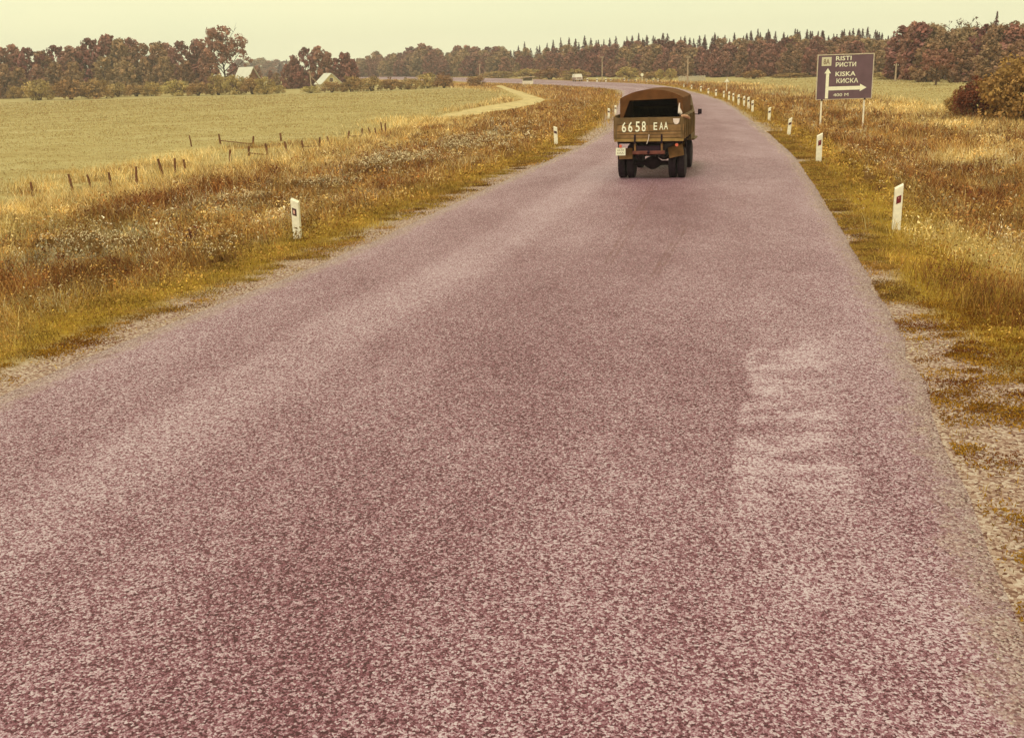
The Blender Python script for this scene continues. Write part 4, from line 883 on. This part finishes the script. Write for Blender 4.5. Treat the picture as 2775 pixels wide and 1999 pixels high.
for s, xc, zc, w_, h_ in (('6', -.755, 1.635, .135, .31), ('6', -.560, 1.64, .135, .31), ('5', -.335, 1.645, .135, .31), ('8', -.150, 1.65, .125, .31), ('E', .205, 1.65, .11, .225), ('A', .385, 1.655, .12, .225), ('A', .525, 1.66, .12, .225)):
    me = text_mesh(s, 'painted_number', w_, h_, .003, .012); o = link('painted_number', me, SWHITE, tg); o.location = (xc-w_/2, -.060, zc-h_/2)
MB().prism([(.735, 1.87), (.935, 1.87), (.925, 1.78), (.89, 1.715), (.835, 1.695), (.78, 1.715), (.745, 1.78)], -.062, -.046).build('emblem', CLOTH, tg)
for s in (-1, 1):
    sb = MB().box((s*(BW/2), BL/2, Z1+.012), (.07, BL, .03), bev=.005).build('side_board', OLV, lorry); pz = Z0
    for yy in np.linspace(.12, BL-.12, 6): MB().box((s*(BW/2+.02), yy, (Z0+Z1)/2), (.045, .06, Z1-Z0-.02), bev=.006).build('stake', OLV, sb)
    for k in range(4):
        MB().box((s*(BW/2-.02), BL/2, pz+.092), (.04, BL, .172), bev=.005).build('plank', (OLV2, OLV)[k % 2], sb); pz += .185
MB().box((0, BL-.02, (Z0+Z1)/2+.1), (BW-.06, .05, Z1-Z0+.2)).build('headboard', OLV, lorry)
# canopy
CY0, CY1, CW, SHZ, TOPZ = .55, BL+.02, BW-.20, 2.47, 2.72
def arch(w, zs, zt, n=14):
    out = []
    for k in range(n+1):
        t = k/n*2-1; out.append((t*w/2, zs+(zt-zs)*(1-abs(t)**2.2)))
    return out
cv = MB(); ys = np.linspace(CY0, CY1, 13)
def shell(dw, dz):
    rows = []
    for k, yy in enumerate(ys):
        sag = .018*math.sin(k*math.pi/2)**2 if k % 4 else 0; a = arch(CW-2*dw, SHZ-dz-sag, TOPZ-dz-sag); rows.append([(-CW/2+dw, yy, Z1-.16)]+[(x, yy, z) for x, z in a]+[(CW/2-dw, yy, Z1-.16)])
    return rows
for dw, dz in ((0, 0), (.025, .025)):
    R_ = shell(dw, dz); n = len(R_[0]); cv.add([p for r in R_ for p in r], [(i*n+j, i*n+j+1, (i+1)*n+j+1, (i+1)*n+j) for i in range(len(R_)-1) for j in range(n-1)])
cv = cv.build('canopy', CANV, lorry, True)
a = arch(CW+.01, SHZ, TOPZ)
val = [(x, z) for x, z in a]; lowz = 2.50
MB().prism([(-CW/2-.005, 2.37)]+val+[(CW/2+.005, 2.42), (CW/2-.16, 2.44), (-CW/2+.22, 2.40)], CY0-.012, CY0+.012).build('rear_valance', CANV, cv)
MB().prism([(-CW/2-.005, Z1-.15), (-CW/2-.005, 2.41), (-CW/2+.30, 2.42), (-CW/2+.07, Z1-.10)], CY0-.02, CY0-.006).build('side_flap', CANV, cv)
MB().prism([(CW/2+.005, Z1-.15), (CW/2+.005, 2.41), (CW/2-.17, 2.44), (CW/2-.08, Z1-.10)], CY0-.02, CY0-.006).build('side_flap', CANV, cv)
MB().tube([(CW/2-.09, CY0-.04, 2.30), (CW/2-.10, CY0-.06, 2.15), (CW/2-.07, CY0-.07, 2.02), (CW/2-.03, CY0-.06, 1.97)], [.015, .032, .07, .045], 8).build('tied_cloth', CLOTH, cv, True)
MB().box((0, CY1-.05, 2.10), (CW-.06, .03, .72)).build('front_wall', INS, cv)
for yy in (1.2, 2.2): MB().tube([(x, yy, z-.04) for x, z in arch(CW-.08, SHZ-.02, TOPZ-.02)], .018, 5).build('bow', INS, cv)
for s in (-1, 1): MB().box((s*(CW/2-.22), 1.9, Z0+.45), (.36, 2.7, .04)).build('bench', INS, lorry)
# cab
cb = MB(); cb.add([(-.98, 3.55, 1.0), (.98, 3.55, 1.0), (.98, 5.15, 1.0), (-.98, 5.15, 1.0), (-.98, 3.55, 1.75), (.98, 3.55, 1.75), (.98, 5.2, 1.7), (-.98, 5.2, 1.7), (-.86, 3.6, 2.38), (.86, 3.6, 2.38), (.86, 4.85, 2.38), (-.86, 4.85, 2.38)],
                  [(3, 2, 1, 0), (0, 1, 5, 4), (1, 2, 6, 5), (2, 3, 7, 6), (3, 0, 4, 7), (4, 5, 9, 8), (5, 6, 10, 9), (6, 7, 11, 10), (7, 4, 8, 11), (8, 9, 10, 11)]); cb.build('cab', OLV, lorry)
MB().box((0, 5.55, .95), (1.5, .8, .7), bev=.1).build('bonnet', OLV, lorry)
for s in (-1, 1):
    MB().box((s*.86, 4.6, .98), (.42, 1.3, .06), bev=.02).build('front_wing', OLV, lorry)
    m_ = MB().tube([(s*.95, 4.75, 1.78), (s*1.15, 4.7, 1.76), (s*1.17, 4.7, 1.9)], .015, 5).build('mirror_arm', CHAS, lorry); MB().box((s*1.17, 4.68, 1.86), (.13, .03, .17), bev=.01).build('mirror', CHAS, m_)
MB().tube([(BW/2-.06, -.06, Z1+.03), (BW/2+.07, .10, Z1+.0), (BW/2+.13, .35, Z1-.07)], [.04, .05, .035], 7).build('latch_bar', PINK, lorry, True)
# chassis and running gear
ch = MB()
for s in (-1, 1): ch.box((s*.40, 2.7, .98), (.09, 5.4, .2))
for yy in (.06, 1.5, 3.0, 4.6): ch.box((0, yy, .98), (.8, .1, .16))
ch.build('chassis_frame', CHAS, lorry)
MB().box((0, .0, .86), (1.0, .08, .11), bev=.02).build('rear_crossmember', mat('rear_bar_brown', (.14, .045, .035), .8, .2, .3, 6.), lorry)
for s in (-.42, .40): MB().box((s, .0, 1.03), (.06, .06, .24), bev=.01).build('bumper_bracket', RUST, lorry)
for yy in (1.0, 4.4):
    ax = MB(); ax.tube([(-.95, yy, .46), (.95, yy, .46)], .075, 10); ax.lathe([(.06, -.30), (.15, -.18), (.21, -.05), (.21, .05), (.15, .18), (.06, .30)], (0, yy, .47), 'X', 16); ax.build('axle', CHAS, lorry, True)
for s in (-.40, .40): MB().box((s, 1.0, .70), (.08, 1.3, .09)).build('leaf_spring', CHAS, lorry)
MB().tube([(0, 1.2, .5), (0, 4.2, .62)], .05, 8).build('drive_shaft', CHAS, lorry)
MB().lathe([(.17, -.4), (.19, -.36), (.19, .36), (.17, .4)], (-.78, 2.5, .82), 'Y', 14).build('fuel_tank', CHAS, lorry, True)
TP = [(.24, -.115), (.38, -.12), (.44, -.105), (.462, -.07), (.465, 0), (.462, .07), (.44, .105), (.38, .12), (.24, .115)]
RIM = mat('wheel_rim', (.10, .045, .03), .7, .3, .25, 6.)
for xc, yc in ((-.93, 1.0), (-.655, 1.0), (.93, 1.0), (.655, 1.0), (-.83, 4.4), (.83, 4.4)):
    wh = MB().lathe(TP, (xc, yc, .46), 'X', 26).build('wheel', TYRE, lorry, True); tm = MB()
    MB().lathe([(.25, -.10), (.25, .10)], (xc, yc, .46), 'X', 20).build('rim', RIM, wh, True)
for s in (-1, 1):
    MB().box((s*.79, .42, .80 if s < 0 else .86), (.46, .03, .34), rx=math.radians(-18), ry=math.radians(-2 if s < 0 else -12)).build('mudguard', RUST, lorry)
    t = MB().lathe([(.05, -.04), (.045, .0)], (s*.86, -.05, 1.07 if s < 0 else 1.09), 'Y', 12).build('tail_lamp', LAMP, lorry)
pl = MB().box((-.86, -.05, .90), (.30, .015, .23), bev=.004).build('number_plate', PLATE, lorry)
for s, zz in (('66-58', .93), ('EAA', .84)):
    o = link('plate_text', text_mesh(s, 'plate_text', .2, .055, .001), BOXD, pl); o.location = (-.96, -.060, zz-.01)
MB().tube([(-.93, -.01, .55), (-.93, .0, 1.18)], .02, 5).build('plate_bracket', CHAS, lorry)
MB().tube([(0.02, -.09, Z0+.16), (.0, -.10, Z0+.02), (-.05, -.10, Z0-.12)], .012, 5).build('tie_rope', CLOTH, lorry)
MB().tube([(0, -.10, .86), (0, -.02, .9)], .04, 8).build('tow_hook', CHAS, lorry)
MB().box((1.09, .62, .98), (.02, .05, .46)).build('side_strap', CHAS, lorry)

# ------------------------------------------------------------------ haze
hz = MB().box((0, 0, 20.5), (2700, 2700, 47)).build('haze', None); tag(hz, 'thin pale haze over the whole landscape', 'haze', kind='stuff')
hm = bpy.data.materials.new('haze'); hm.use_nodes = True; hm.node_tree.nodes.clear(); ho = hm.node_tree.nodes.new('ShaderNodeOutputMaterial'); hv = hm.node_tree.nodes.new('ShaderNodeVolumePrincipled')
hv.inputs['Color'].default_value = (1, .96, .97, 1); hv.inputs['Density'].default_value = .00042; hv.inputs['Anisotropy'].default_value = .2
hm.node_tree.links.new(hv.outputs[0], ho.inputs['Volume']); hz.data.materials.append(hm)
